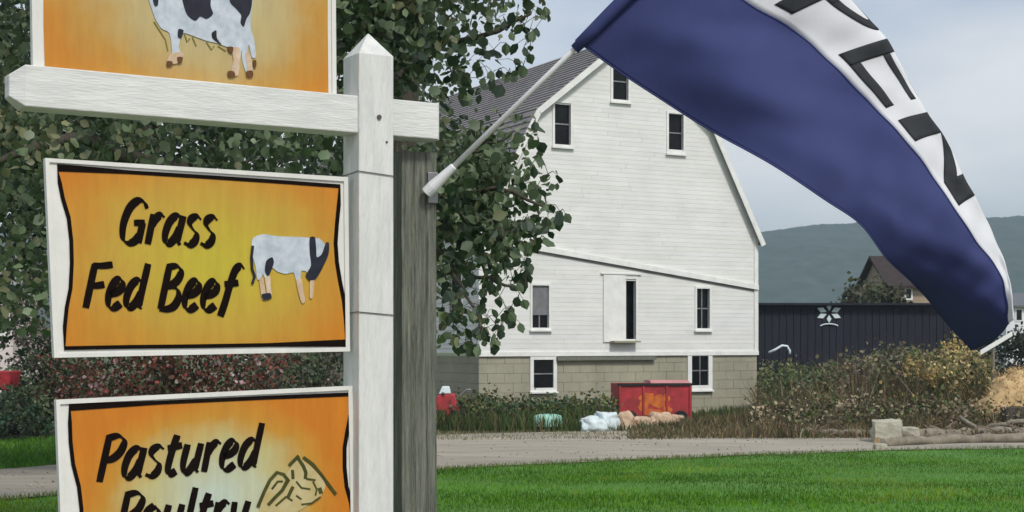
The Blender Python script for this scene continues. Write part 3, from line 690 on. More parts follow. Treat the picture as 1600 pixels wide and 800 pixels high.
# grey post
gpl = Plane(*at(628, 400, 3.52).xy, R(SA-2))
gp = thing('grey_post', gpl.P(.045, 0, -.045), 'weathered grey square wooden post standing right behind the white post', 'post')
mb = MB(); Pg = gpl.P; rings = []
for k in range(25):
    z = -.3+(2.156+.3)*k/24; j = .003*mnoise.noise(Vector((k*.7, 3, 1))); e = .004*(1-k/24)
    ring = []
    for (u, o) in ((0, 0), (.03, .0), (.034, -.004), (.038, 0), (.062, .001), (.066, -.003), (.069, .001), (.091+e, 0), (.091+e, -.09), (0, -.09)):
        uu = u+.003*mnoise.noise(Vector((u*50, z*2.2, 0)))*(1 if 0 < u < .09 else .3)+j; ring.append(Pg(uu, z, o))
    rings.append(ring)
n = len(rings[0]); v = [p for r in rings for p in r]; f = [tuple(range(n))[::-1], tuple(range(24*n, 25*n))]
for k in range(24):
    for q in range(n): a = k*n+q; b = k*n+(q+1) % n; f.append((a, b, b+n, a+n))
mb.add(v, f).build('post_body', M['grey_wood'], gp)

# ------------------------------------------------------------------ flag
pbase = at(669, 299, 3.53); ptop_dir = (at(905, 70, 3.42)-pbase)
pole = thing('flag_pole', pbase, 'thin white flag pole slanting up from a bracket on the grey post', 'flag pole')
end = pbase+ptop_dir*2.35
MB().tube([pbase+ptop_dir*.02, pbase+ptop_dir*.9, end], [.0072, .0066, .006], 12).build('pole_rod', M['pole'], pole, smooth_=True)
b0 = pbase-ptop_dir*.01; b1 = pbase+ptop_dir*.13
brk = MB().tube([b0, b0+(b1-b0)*.3, b0+(b1-b0)*.6, b0+(b1-b0)*1.3, b0+(b1-b0)*1.34], [.0145, .0155, .0135, .0095, .0072], 14).build('bracket_socket', M['pole'], pole)
q0 = gpl.at(672, 292, 0); MB().slab(gpl, .066, .093, q0.z-.04, q0.z+.035, -.001, .008).build('bracket_plate', M['steel'], pole, bevel=.002)
MB().tube([gpl.P(.085, q0.z+.01, 0), b0+(b1-b0)*.4], .006, 8).build('bracket_arm', M['steel'], pole)

rowsF = [ # L, mid, B, O, depth L, mid, B, O
 ((899, 62), (975, -15), (1055, -82), (1130, -155), 3.42, 3.40, 3.37, 3.34),
 ((960, 106), (1062, 48), (1165, 2), (1262, -62), 3.42, 3.34, 3.33, 3.30),
 ((1030, 152), (1130, 96), (1240, 46), (1334, 8), 3.38, 3.30, 3.30, 3.27),
 ((1110, 203), (1200, 146), (1292, 92), (1382, 60), 3.32, 3.26, 3.27, 3.26),
 ((1205, 256), (1275, 200), (1345, 145), (1413, 118), 3.23, 3.22, 3.25, 3.25),
 ((1288, 311), (1340, 254), (1392, 195), (1446, 176), 3.20, 3.19, 3.22, 3.23),
 ((1345, 350), (1393, 303), (1440, 252), (1482, 232), 3.18, 3.17, 3.20, 3.21),
 ((1385, 402), (1435, 360), (1480, 312), (1513, 292), 3.19, 3.16, 3.18, 3.20),
 ((1418, 434), (1473, 405), (1523, 374), (1543, 348), 3.23, 3.17, 3.17, 3.20),
 ((1446, 464), (1506, 446), (1559, 420), (1566, 402), 3.29, 3.19, 3.17, 3.19),
 ((1476, 502), (1532, 488), (1574, 464), (1578, 452), 3.35, 3.23, 3.17, 3.18),
 ((1518, 547), (1556, 530), (1577, 506), (1580, 500), 3.40, 3.28, 3.18, 3.185)]
ctrl = []
for i, (Lp, Mp, Bp, Op, a, b, c, d) in enumerate(rowsF):
    wv = .012*math.sin(i*1.7)
    l, m_, b_, o_ = at(*Lp, a), at(*Mp, b+wv), at(*Bp, c), at(*Op, d)
    ax = (o_-b_); q4 = o_-ax*.18+Vector((0, .055, 0)); q5 = o_-ax*1.1+Vector((0, .085, -.01)); q6 = o_-ax*2.4+Vector((0, .12, -.02))
    if i == 0: q4 = o_+ax*.9; q5 = o_+ax*1.9; q6 = o_+ax*2.8
    if i == 1: q4 = o_+ax*.25+Vector((0, .05, 0)); q5 = o_+ax*.3+Vector((0, .12, 0)); q6 = o_-ax*.4+Vector((0, .16, 0))
    ctrl.append([l, m_, b_, o_, q4, q5, q6])
NS = len(ctrl)-1
def S(s, t):
    p = crl([crl(r, t) for r in ctrl], s)
    w = min(1, s/1.2)
    rip = .004*math.sin(s*1.1+t*1.7)*w+.004*math.sin(t*4.2+s*.5)*w+(.0022*math.sin(s*7.3+t*2.6)+.002*math.sin(s*3.1-t*6.3+.7)+.0022*mnoise.noise(Vector((s*1.3, t*2.2, 3))))*w*min(1, t*1.5)
    return p+Vector((0, rip, 0))
flag = thing('open_flag', at(905, 62, 3.42), 'long navy blue and white flag with dark letters OPEN blowing from the pole', 'flag')
def strip(name, t0, t1, m, nt_=16):
    g = [[S(NS*i/110, t0+(t1-t0)*j/nt_) for j in range(nt_+1)] for i in range(111)]
    return MB().sheet(g).build(name, m, flag, smooth_=True, solid=.0009)
strip('blue_stripe', 0, 2, M['flag_blue'], 36); strip('white_stripe', 2, 4, M['flag_white'], 24); strip('red_stripe', 4, 6, M['flag_red'], 16)
# sleeve round the pole and hem along the edges
slv = MB(); pts = [pbase+ptop_dir*k for k in (.97, 1.1, 1.3, 1.5, 1.64)]
slv.tube(pts, [.012, .015, .014, .015, .014], 10); slv.build('pole_sleeve', M['flag_blue'], flag, smooth_=True)
hm = MB().tube([S(NS*i/110, 0.0) for i in range(111)], .0022, 5); hm.build('hem', M['flag_blue'], flag, smooth_=True)
hm = MB().tube([S(NS*i/110, 1.985)+Vector((0, -.0012, 0)) for i in range(111)], .0018, 5); hm.build('seam', M['flag_blue'], flag, smooth_=True)
# letters: strokes in (s,t): a = along the stripe 0..1, b = up from blue edge 0..1
def letter(ch, s0, s1, name='letter'):
    t0, t1 = 2.17, 3.5
    def q(a, b, off=-.0025):
        s = s0+(s1-s0)*a; t = t0+(t1-t0)*b; e = .02
        p = S(s, t); du = S(s+e, t)-S(s-e, t); dv = S(s, t+e)-S(s, t-e); nn = du.cross(dv).normalized()
        if t < 3.1 and nn.y > 0: nn = -nn
        elif t >= 3.1:
            pr = S(s, 2.6); d2 = (S(s+e, 2.6)-S(s-e, 2.6)).cross(S(s, 2.6+e)-S(s, 2.6-e)); nn = nn if d2.y < 0 else -nn
        return p+nn*(.0016)
    mb = MB()
    def quad(c0, c1, c2, c3, n1=10, n2=8):
        g = []
        for i in range(n1+1):
            r = []
            for j in range(n2+1):
                f, h = i/n1, j/n2
                a = (c0[0]*(1-f)+c1[0]*f)*(1-h)+(c3[0]*(1-f)+c2[0]*f)*h; b = (c0[1]*(1-f)+c1[1]*f)*(1-h)+(c3[1]*(1-f)+c2[1]*f)*h
                r.append(q(a, b))
            g.append(r)
        mb.sheet(g)
    def ring(ca, cb, ra, rb, wa, wb, a0=0, a1=2*math.pi, n=30):
        g = []
        for i in range(n+1):
            an = a0+(a1-a0)*i/n; g.append([q(ca+(ra-wa*h)*math.cos(an), cb+(rb-wb*h)*math.sin(an)) for h in (0, .33, .66, 1)])
        mb.sheet(g)
    if ch == 'E':
        quad((0, 0), (.22, 0), (.22, 1), (0, 1), 6, 20)
        for b in (0, .43, .87): quad((.22, b), (1, b), (1, b+.13), (.22, b+.13), 12, 4)
    if ch == 'P':
        quad((0, 0), (.25, 0), (.25, 1), (0, 1), 6, 20); ring(.35, .68, .65, .32, .24, .13, -math.pi/2, math.pi/2)
        quad((.25, .36), (.36, .36), (.36, .49), (.25, .49), 3, 3); quad((.25, .87), (.36, .87), (.36, 1), (.25, 1), 3, 3)
    if ch == 'N':
        quad((0, 0), (.26, 0), (.26, 1), (0, 1), 6, 20); quad((.74, 0), (1, 0), (1, 1), (.74, 1), 6, 20); quad((.74, .0), (1.0, .0), (.26, 1), (.0, 1), 6, 20)
    if ch == 'O': ring(.5, .5, .5, .5, .26, .14)
    return mb.build(name, M['flag_black'], flag, smooth_=True, solid=.0004)
letter('O', .02, .85); letter('P', 1.3, 2.75); letter('E', 3.02, 4.62); letter('N', 5.0, 7.25)

# ------------------------------------------------------------------ foliage tools
def leaf_verts():
    b = np.array([(0, 0, 0), (.36, .28, .06), (.40, .62, .07), (0, 1, -.04), (-.40, .62, .07), (-.36, .28, .06), (0, .5, -.03)])
    q = np.array([(0, 1, 2, 6), (0, 6, 4, 5)]); t = np.array([(6, 2, 3), (6, 3, 4)]); return b, q, t
def leaves_np(pts, size, cols, droop=.5):
    n = len(pts); b, q, t = leaf_verts()
    yv = rng.normal(0, 1, (n, 3)); yv[:, 2] -= droop*1.6; yv /= np.linalg.norm(yv, axis=1)[:, None]
    r = rng.normal(0, 1, (n, 3)); xv = np.cross(yv, r); xv /= np.linalg.norm(xv, axis=1)[:, None]; zv = np.cross(xv, yv)
    V = pts[:, None, :]+size[:, None, None]*(b[None, :, 0:1]*xv[:, None]*rng.uniform(.8, 1.15, (n, 1, 1))+b[None, :, 1:2]*yv[:, None]+b[None, :, 2:3]*zv[:, None])
    off = (np.arange(n)*7)[:, None, None]
    return V.reshape(-1, 3), [(q[None]+off).reshape(-1, 4), (t[None]+off).reshape(-1, 3)], np.repeat(cols, 7, 0)
def inpoly(x, y, poly):
    c = np.zeros(len(x), bool); j = len(poly)-1
    for i in range(len(poly)):
        xi, yi = poly[i]; xj, yj = poly[j]
        c ^= ((yi > y) != (yj > y)) & (x < (xj-xi)*(y-yi)/(yj-yi+1e-9)+xi); j = i
    return c
def px2w(px, py, Y): return np.stack([(px-800)/F*Y, Y, EYE-(py-HZ)/F*Y], 1)
GREENS = [(0.058, 0.088, 0.046), (0.088, 0.130, 0.064), (0.13, 0.175, 0.095), (0.034, 0.058, 0.034), (0.18, 0.19, 0.10), (0.30, 0.33, 0.25)]

# ------------------------------------------------------------------ big tree behind the signs
tX, tY = at(606, 533, 11.2).xy
tree = thing('broadleaf_tree', (tX, tY, ground_z(0, tY)), 'large dark green leafy tree behind the farm signs, branches reaching past the posts', 'tree')
tk = MB(); gz = ground_z(0, tY)
tk.tube([(tX, tY, gz-.2), (tX+.05, tY, gz+1.0), (tX-.05, tY+.1, gz+2.1), (tX+.1, tY, gz+3.6), (tX+.3, tY, gz+5.6)], [.26, .20, .18, .14, .06], 12)
tk.build('trunk', M['bark'], tree, smooth_=True)
def limb(pts, r0, r1=.008, parent=tree, name='limb'):
    pp = [Vector(p) for p in pts]; fine = []
    for i in range(14): fine.append(crl(pp, (len(pp)-1)*i/13)+Vector((random.gauss(0, .012), random.gauss(0, .012), random.gauss(0, .012))))
    return MB().tube(fine, [r0+(r1-r0)*i/13 for i in range(14)], 7).build(name, M['bark'], parent, smooth_=True)
T = lambda z: Vector((tX, tY, z))
limb([T(gz+2.3), at(480, 330, 10.4), at(620, 330, 9.6), at(760, 300, 9.1), at(850, 320, 8.8)], .04)
limb([T(gz+2.0), at(500, 420, 10.2), at(640, 420, 9.4), at(740, 430, 9.0), at(800, 450, 8.8)], .03)
limb([T(gz+3.2), at(450, 120, 10.6), at(600, 60, 10), at(740, 60, 9.6), at(830, 20, 9.4)], .05)
limb([T(gz+4.0), at(420, -200, 10.8), at(560, -380, 10.4), at(700, -480, 10)], .08)
limb([T(gz+2.6), at(230, 250, 10.4), at(120, 220, 9.8), at(0, 250, 9.4), at(-150, 300, 9.4)], .075)
limb([T(gz+3.4), at(250, 0, 10.8), at(100, -60, 10.2), at(-100, -120, 9.8)], .075)
limb([at(620, 330, 9.6), at(690, 400, 9.1), at(740, 480, 8.8), at(760, 530, 8.7)], .02, .004)
limb([at(640, 330, 9.5), at(720, 250, 9.2), at(800, 210, 9)], .025, .004)
crown_poly = [(-700, 560), (-700, -700), (-200, -1100), (500, -1100), (900, -700), (930, -300), (870, -60), (850, 10), (832, 60), (800, 90), (760, 112), (700, 150), (680, 165),
              (690, 200), (745, 200), (800, 172), (838, 186), (842, 240), (880, 260), (888, 330), (860, 372), (828, 400), (828, 470), (800, 520), (740, 545), (690, 540), (600, 470), (450, 480), (300, 500), (100, 520)]
def clumps(n, poly, y0, y1, bias=None):
    P_ = []
    xs_ = [p[0] for p in poly]; ys_ = [p[1] for p in poly]
    while len(P_) < n:
        x = rng.uniform(min(xs_), max(xs_), 2000); y = rng.uniform(min(ys_), max(ys_), 2000); k = inpoly(x, y, poly)
        P_ += list(zip(x[k], y[k]))
    P_ = np.array(P_[:n]); return P_[:, 0], P_[:, 1], rng.uniform(y0, y1, n)
# clump density: thick in the middle, thin at the right rim
cx, cy, cY = clumps(2500, crown_poly, 8.6, 13.2)
thin = (cx > 690) & (cy > 180)
keep = ~thin | (rng.random(len(cx)) < np.where((cy < 395) & (cx < 790), .85, np.where(cy < 300, .35, .03))); cx, cy, cY = cx[keep], cy[keep], cY[keep]
thin2 = (cx > 740) & (cy < 170) & (cy > -40); keep = ~thin2 | (rng.random(len(cx)) < .55); cx, cy, cY = cx[keep], cy[keep], cY[keep]
ex = rng.uniform(540, 700, 150); ey = rng.uniform(-120, 120, 150); cx = np.append(cx, ex); cy = np.append(cy, ey); cY = np.append(cY, rng.uniform(8.8, 10, 150))
kk = ~((cx > 590) & (cy < 170) & (rng.random(len(cx)) < .38)); cx, cy, cY = cx[kk], cy[kk], cY[kk]
ex = rng.uniform(690, 800, 70); ey = rng.uniform(215, 395, 70); cx = np.append(cx, ex); cy = np.append(cy, ey); cY = np.append(cY, rng.uniform(8.8, 10, 70))
pw = px2w(cx, cy, cY); nper = 24
pts = np.repeat(pw, nper, 0)+rng.normal(0, 1, (len(pw)*nper, 3))*np.array([.15, .17, .12]); 
ppx = pts[:, 0]/pts[:, 1]*F+800; ppy = HZ-(pts[:, 2]-EYE)/pts[:, 1]*F
k = inpoly(ppx, ppy, crown_poly); pts = pts[k]; n = len(pts)
ccol = colmix(GREENS[:5], len(pw), .2, [.22, .3, .23, .1, .15]); ccol = np.repeat(ccol, nper, 0)[k]; pale = rng.random(n) < .035; ccol[pale] = (0.26, 0.30, 0.20)
cols = ccol*rng.uniform(.7, 1.35, (n, 1)); V, Fq, tc_ = leaves_np(pts, rng.uniform(.032, .092, n), cols)
o = np_mesh('leaf_mass', V, Fq, M['leaf'], tree, tc_); o['kind'] = 'stuff'
# the individually visible leaves: outlying sprays over the barn wall and at the rim
spray = MB(); lb, lq, lt = leaf_verts()
lm = []
for c in range(5):
    me = bpy.data.meshes.new('leaf'); b = lb.copy(); b[:, 0] *= random.uniform(.85, 1.15); b[:, 2] += random.uniform(-.03, .03)*b[:, 1]
    me.from_pydata([tuple(p) for p in b], [], [tuple(q) for q in lq]+[tuple(t) for t in lt])
    a = me.color_attributes.new('tint', 'FLOAT_COLOR', 'POINT'); g = GREENS[[3, 0, 1, 3, 2][c]]
    a.data.foreach_set('color', np.array([(*g, 1)]*7, dtype=np.float32).ravel()); me.materials.append(M['leaf']); lm.append(me)
spots = []
handp = [(838, 255), (861, 272), (818, 285), (842, 297), (855, 320), (880, 330), (835, 347), (864, 348), (850, 371), (812, 352), (826, 385), (815, 405), (822, 430), (802, 440), (812, 470), (795, 485), (808, 500), (770, 530), (745, 535), (762, 515), (838, 192), (846, 215)]
for (x, y) in handp:
    for k in range(2): spots.append((x+random.gauss(0, 4), y+random.gauss(0, 4), random.uniform(8.7, 9.2), 1.0))
reg = [(690, 385), (835, 330), (885, 300), (880, 345), (835, 385), (820, 490), (775, 540), (700, 548), (686, 500)]
while len(spots) < 225:
    x, y = random.uniform(685, 888), random.uniform(240, 548)
    if inpoly(np.array([x]), np.array([y]), reg)[0]: spots.append((x, y, random.uniform(8.6, 9.6), random.uniform(.7, 1)))
reg2 = [(700, 95), (790, 20), (850, -10), (860, 30), (835, 80), (800, 125), (740, 155), (695, 165)]
while len(spots) < 298:
    x, y = random.uniform(690, 860), random.uniform(-10, 165)
    if inpoly(np.array([x]), np.array([y]), reg2)[0]: spots.append((x, y, random.uniform(9, 9.8), random.uniform(.7, 1)))
tl = WLOC[tree.name]
for i, (x, y, Yd, sc) in enumerate(spots):
    o = bpy.data.objects.new('leaf', lm[i % 5]); C.objects.link(o); o.parent = tree
    o.location = at(x, y, Yd)-tl; o.rotation_euler = (random.uniform(-2.6, -.4), random.uniform(-.6, .6), random.uniform(-.9, .9)); s = random.uniform(.07, .10)*sc; o.scale = (s, s, s)
tw = MB()
nodes = [at(x, y, Y_) for x, y, Y_ in ((620, 330, 9.6), (690, 318, 9.35), (760, 300, 9.1), (850, 320, 8.8), (640, 420, 9.4), (740, 430, 9.0), (800, 450, 8.8), (740, 480, 8.8), (740, 60, 9.6), (830, 20, 9.4))]
todo = [at(x, y, Yd) for (x, y, Yd, sc) in spots]
while todo:
    arr = np.array([p[:] for p in todo]); nar = np.array([p[:] for p in nodes]); D = np.linalg.norm(arr[:, None]-nar[None], axis=2); i_, k_ = np.unravel_index(D.argmin(), D.shape)
    a, b = nodes[k_], todo.pop(i_); m_ = a.lerp(b, .5)+Vector((0, 0, .02)); tw.tube([a, m_, b], [.0028, .0022, .0014], 4, cap=False); nodes.append(b)
tw.build('twigs', M['bark'], tree)['kind'] = 'stuff'

# ------------------------------------------------------------------ background trees, shrubs
def bg_tree(name, label, px, base_Y, w, h, ncl, nper, lsz, cols, trunk=True, cat='tree', group=None, z0f=.25, wts=None, base=None, flowers=None):
    x = (px-800)/F*base_Y; gz = ground_z(0, base_Y); root = thing(name, (x, base_Y, gz), label, cat, group)
    if trunk:
        MB().tube([(x, base_Y, gz-.2), (x+.03*w, base_Y, gz+h*.3), (x-.02*w, base_Y, gz+h*.75)], [.045*h**.8, .035*h**.8, .01*h], 9).build('trunk', M['bark'], root, smooth_=True)
        for k in range(5):
            a = random.uniform(0, 6.28); z = gz+h*random.uniform(.25, .5)
            MB().tube([(x, base_Y, z), (x+w*.2*math.cos(a), base_Y+w*.2*math.sin(a), z+h*.15), (x+w*.4*math.cos(a), base_Y+w*.4*math.sin(a), z+h*.25)], [.012*h, .008*h, .003*h], 6).build('limb', M['bark'], root, smooth_=True)
    else:
        mbs = MB()
        for k in range(9):
            a = random.uniform(0, 6.28); r = w*.35*random.random()
            mbs.tube([(x+.05*math.cos(a), base_Y+.05*math.sin(a), gz-.05), (x+r*.6*math.cos(a), base_Y+r*.6*math.sin(a), gz+h*.4), (x+r*math.cos(a), base_Y+r*math.sin(a), gz+h*.8)], [.02, .014, .006], 5)
        mbs.build('stems', M['bark'], root)
    d = rng.normal(0, 1, (ncl, 3)); d /= np.linalg.norm(d, axis=1)[:, None]; r = rng.random(ncl)**.45
    lob = 1+.28*np.sin(d[:, 0]*3+px)+.2*np.sin(d[:, 2]*5+px*2)+.15*np.sin(d[:, 1]*6)
    cp = d*(r*lob)[:, None]*np.array([w/2, w/2, h*(1-z0f)/2])+np.array([x, base_Y, gz+h*(1+z0f)/2]); cp[:, 2] = np.maximum(cp[:, 2], gz+.05)
    pts = np.repeat(cp, nper, 0)+rng.normal(0, 1, (ncl*nper, 3))*w*.045
    n = len(pts); cc = np.repeat(colmix(cols, ncl, .25, wts), nper, 0)*rng.uniform(.75, 1.3, (n, 1))
    V, Fq, t_ = leaves_np(pts, rng.uniform(.7, 1.2, n)*lsz, cc, .2); o = np_mesh('crown' if trunk else 'foliage', V, Fq, M['leaf'], root, t_); o['kind'] = 'stuff'
    if flowers:
        nf, fc, fs = flowers; i = rng.choice(len(cp), nf); p = cp[i]+rng.normal(0, 1, (nf, 3))*w*.05; p[:, 1] -= w*.08
        V, Fq, t_ = leaves_np(p, rng.uniform(.7, 1.3, nf)*fs, colmix(fc, nf, .15), 0); o = np_mesh('blossoms', V, Fq, M['leaf'], root, t_); o['kind'] = 'stuff'
    return root
DK = [(0.036, 0.058, 0.03), (0.065, 0.095, 0.045), (0.10, 0.13, 0.065)]
bg_tree('shade_tree', 'tall dense tree at the far left behind the crossbeam end', -60, 24, 8, 9, 330, 26, .16, DK)
bg_tree('shade_tree', 'dense dark tree behind the upper left sign', 240, 27, 7.5, 9.5, 330, 26, .16, DK)
bg_tree('shade_tree', 'dense dark tree behind the white post, left of the barn', 560, 31, 6, 9.5, 170, 22, .15, DK, z0f=.28)
RED = [(0.17, 0.06, 0.045), (0.10, 0.055, 0.04), (0.075, 0.095, 0.045), (0.24, 0.09, 0.06), (0.06, 0.085, 0.04)]
MIX = [(0.06, 0.095, 0.045), (0.11, 0.145, 0.08), (0.16, 0.12, 0.11), (0.045, 0.07, 0.035)]
bg_tree('flowering_shrub', 'bushy shrub with pale pink blossoms left of the middle sign', 66, 41, 2.8, 4.0, 170, 28, .11, MIX, False, 'shrub', z0f=.02, flowers=(420, [(.62, .5, .48), (.55, .3, .32), (.6, .6, .52)], .09))
bg_tree('reddish_shrub', 'reddish brown shrub seen between the two lower signs', 270, 27, 4.2, 2.75, 260, 30, .08, RED, False, 'shrub', z0f=.02, flowers=(700, [(.65, .6, .55), (.45, .10, .09), (.55, .36, .40)], .075))
bg_tree('reddish_shrub', 'low dark red shrub at the left edge of the lower sign', 112, 39.6, 2.4, 2.3, 110, 24, .10, RED, False, 'shrub', z0f=.02)
bg_tree('green_shrub', 'dark green bush between the lower signs beside the post', 480, 28, 3.4, 2.9, 220, 30, .08, MIX, False, 'shrub', z0f=.02, flowers=(30, [(.6, .6, .6)], .07))
bg_tree('green_shrub', 'low green bush at the far left edge above the lawn strip', -20, 37, 2.4, 1.3, 110, 24, .10, DK+[(0.05, 0.11, 0.06)], False, 'shrub', z0f=.02)
bg_tree('green_shrub', 'dark rounded bush in front of the pinkish cottage', 58, 39.4, 2.4, 1.5, 90, 24, .10, DK, False, 'shrub', z0f=.02)
# evergreen-like tree behind the dark shed
bg_tree('yard_tree', 'round olive green tree behind the dark shed right of the barn', 1372, 72, 4.6, 4.75, 420, 24, .22, [(0.035, 0.05, 0.02), (0.06, 0.075, 0.03), (0.075, 0.07, 0.035)], z0f=.05)
bg_tree('yard_tree', 'small dark tree beside the distant white farmhouse at right edge', 1660, 88, 6, 4.5, 200, 22, .35, DK, z0f=.05)

bg_tree('dark_hedge_shrub', 'dark shrub behind the slanting white plank at the right edge', 1618, 52, 3.2, 3.05, 200, 24, .12, [(0.018, 0.026, 0.014), (0.03, 0.04, 0.02)], False, 'shrub', z0f=.02)
# ------------------------------------------------------------------ dark shed
def house(name, label, px0, px1, Y, pyt, ang, depth, wallm, roofm, wins_=(), roofh=1.2, cat='house'):
    pl = Plane(*at(px0, 500, Y).xy, ang); u1 = pl.uz(px1, 500)[0]; gz = -0.8; zt = EYE-(pyt-HZ)/F*Y
    root = thing(name, pl.P(u1/2, gz, -depth/2), label, cat); P = pl.P
    MB().slab(pl, 0, u1, gz-.2, zt, -depth, 0).build('wall', wallm, root)
    mb = MB(); e = .35; r = lambda u: P(u, zt+roofh, -depth/2)
    for s, o in ((1, e), (-1, -depth-e)):
        mb.hexa([P(-e, zt-.1, o), P(u1+e, zt-.1, o), r(u1+e), r(-e)], [P(-e, zt+.05, o), P(u1+e, zt+.05, o), r(u1+e)+Vector((0, 0, .15)), r(-e)+Vector((0, 0, .15))])
    mb.build('roof', roofm, root)
    for u in (0.0, u1-.08):
        MB().add([P(u, zt, 0), P(u, zt, -depth), P(u, zt+roofh, -depth/2), P(u+.08, zt, 0), P(u+.08, zt, -depth), P(u+.08, zt+roofh, -depth/2)], [(0, 1, 2), (5, 4, 3), (0, 3, 4, 1), (1, 4, 5, 2), (2, 5, 3, 0)]).build('gable', wallm, root)
    for (a, b, c, d) in wins_:
        ua, ub = pl.uz(a, 0)[0], pl.uz(b, 0)[0]; zc, zd = EYE-(d-HZ)/F*Y, EYE-(c-HZ)/F*Y
        f = MB().slab(pl, ua-.1, ub+.1, zc-.1, zd+.1, 0, .05).build('window', M['trim'], root); MB().slab(pl, ua, ub, zc, zd, .05, .06).build('pane', M['glass'], f)
    return root
shp = Plane(*at(1150, 500, 62).xy, R(2)); shu = shp.uz(1552, 500)[0]
shed = thing('dark_shed', shp.P(shu/2, GZ, -3), 'long low dark navy shed with vertical boards right of the barn', 'shed')
stz = EYE+58/F*62
mb = MB().slab(shp, 0, shu, GZ-.2, stz-.04, -7, -.04); mb.build('wall_core', M['dark_board'], shed)
nb = 36; bme = None
for k in range(nb):
    u0 = shu*k/nb; u1 = shu*(k+1)/nb; j = random.uniform(0, .02)
    MB().slab(shp, u0+.012, u1-.012, GZ-.1, stz-.05, -.039, .0+j).build('board', M['dark_board'], shed)
MB().hexa([shp.P(-.3, stz-.05, .35), shp.P(shu+.3, stz-.05, .35), shp.P(shu+.3, stz-.35, -7.3), shp.P(-.3, stz-.35, -7.3)],
          [shp.P(-.3, stz+.04, .35), shp.P(shu+.3, stz+.04, .35), shp.P(shu+.3, stz-.25, -7.3), shp.P(-.3, stz-.25, -7.3)]).build('roof', M['dark_board'], shed)
# painted star on the shed
emb = thing('star_emblem', shp.at(1295, 510, .05), 'small white star shaped ornament mounted on the dark shed wall', 'ornament')
su, sz = shp.uz(1295, 489)
for k in range(6):
    a = math.pi/6+k*math.pi/3; r0, r1 = .12, .58; P = shp.P; c, s = math.cos(a), math.sin(a)*.72
    q = [P(su+c*r0, sz+s*r0, .06), P(su+c*(r0+r1)/2-s*.14, sz+s*(r0+r1)/2+c*.12, .06), P(su+c*r1, sz+s*r1, .06), P(su+c*(r0+r1)/2+s*.14, sz+s*(r0+r1)/2-c*.12, .06)]
    MB().hexa([p-shp.n*.04 for p in q], q).build('petal', M['bag_white'], emb)
MB().tube([shp.P(su+.42*math.cos(t), sz-.62+.16*math.sin(t), .06) for t in [math.pi*(.15+.7*i/8) for i in range(9)]], .03, 6).build('arc', M['bag_white'], emb)
# bent white pipe
pp = [at(x, y, 52) for x, y in ((1201, 551), (1212, 546), (1222, 540), (1230, 541), (1234, 548))]
tag(MB().tube([pp[0]-Vector((0, 0, .0))]+pp[1:]+[pp[-1]-Vector((0, 0, .12))], .045, 8).build('bent_pipe', M['bag_white'], smooth_=True), 'short bent white pipe among the weeds by the barn corner', 'pipe')
house('farmhouse', 'distant white farmhouse at the right edge behind the flag', 1572, 1760, 110, 478, R(3), 9, M['white_wall'], M['tin'], [(1588, 1596, 484, 500), (1620, 1630, 484, 500)], .95)
house('tan_outbuilding', 'distant tan outbuilding partly behind the flag above the shed', 1394, 1500, 84, 462, R(2), 6, M['brown_wall'], M['tin'], [(1412, 1417, 452, 466)], .5, 'outbuilding') if False else None
house('small_outbuilding', 'distant tan building with a dark roof between the tree and the flag', 1392, 1540, 80, 448, R(2), 6, M['brown_wall'], mat('dark_brown_roof', (.04, .03, .028), .9, .3, 2), [(1416, 1423, 452, 466)], 1.7, 'outbuilding')
house('cottage', 'pinkish white cottage at the left edge behind shrubs', -420, 20, 48, 448, R(3), 3, M['pinkwall'], M['shingle'], [(-60, -30, 480, 520), (-6, 8, 476, 520)], 1.0)

# ------------------------------------------------------------------ red things
def wheel(root, c, r, w, ax, m=None, hub=None):
    c = Vector(c); ax = Vector(ax).normalized(); x = ax.orthogonal().normalized(); y = ax.cross(x); prof_ = [(.55, -.5), (.9, -.5), (1, -.3), (1, .3), (.9, .5), (.55, .5), (.55, -.5)]
    mb = MB(); g = [[c+(x*math.cos(a)+y*math.sin(a))*r*p+ax*w*q for p, q in prof_] for a in [2*math.pi*i/24 for i in range(25)]]
    wo_ = mb.sheet(g).build('wheel', M['rubber'], root)
    MB().tube([c-ax*w*.35, c+ax*w*.35], r*.56, 16).build('rim', hub or M['steel'], wo_)
# red hopper wagon by the barn
wp = Plane(*at(966, 600, 43.6).xy, R(6)); wu = wp.uz(1081, 600)[0]; z0 = EYE-(664-HZ)/F*43.6; z1 = EYE-(600-HZ)/F*43.6
wag = thing('red_wagon_box', wp.P(wu/2, GZ, -.6), 'red metal farm wagon box with an orange patch, standing before the barn foundation', 'wagon')
mb = MB(); P = wp.P; th = .04
mb.slab(wp, 0, wu, z0+.05, z1, -th, 0); mb.slab(wp, 0, wu, z0+.05, z1, -1.3, -1.3+th); mb.slab(wp, 0, th, z0+.05, z1, -1.3+th, -th); mb.slab(wp, wu-th, wu, z0+.05, z1, -1.3+th, -th); mb.slab(wp, th, wu-th, z0+.05, z0+.12, -1.3+th, -th)
mb.build('box', M['red_metal'], wag)
for k in range(4): u = .02+(wu-.1)*k/3; MB().slab(wp, u, u+.06, z0+.06, z1-.06, .001, .04).build('rib', M['red_metal'], wag)
MB().slab(wp, -.03, wu+.03, z1-.05, z1+.02, -.03, .05).build('top_rail', M['rubber'], wag)
MB().hexa([P(1.0, z1+.02, -.06), P(wu-.02, z1+.02, -.06), P(wu-.02, z1+.02, -1.2), P(1.0, z1+.02, -1.2)], [P(1.02, z1+.10, -.35), P(wu-.05, z1+.10, -.35), P(wu-.05, z1+.09, -1.1), P(1.02, z1+.09, -1.1)]).build('faded_cover', mat('faded_pink_cover', (.5, .22, .22), .7, .2, 5), wag)
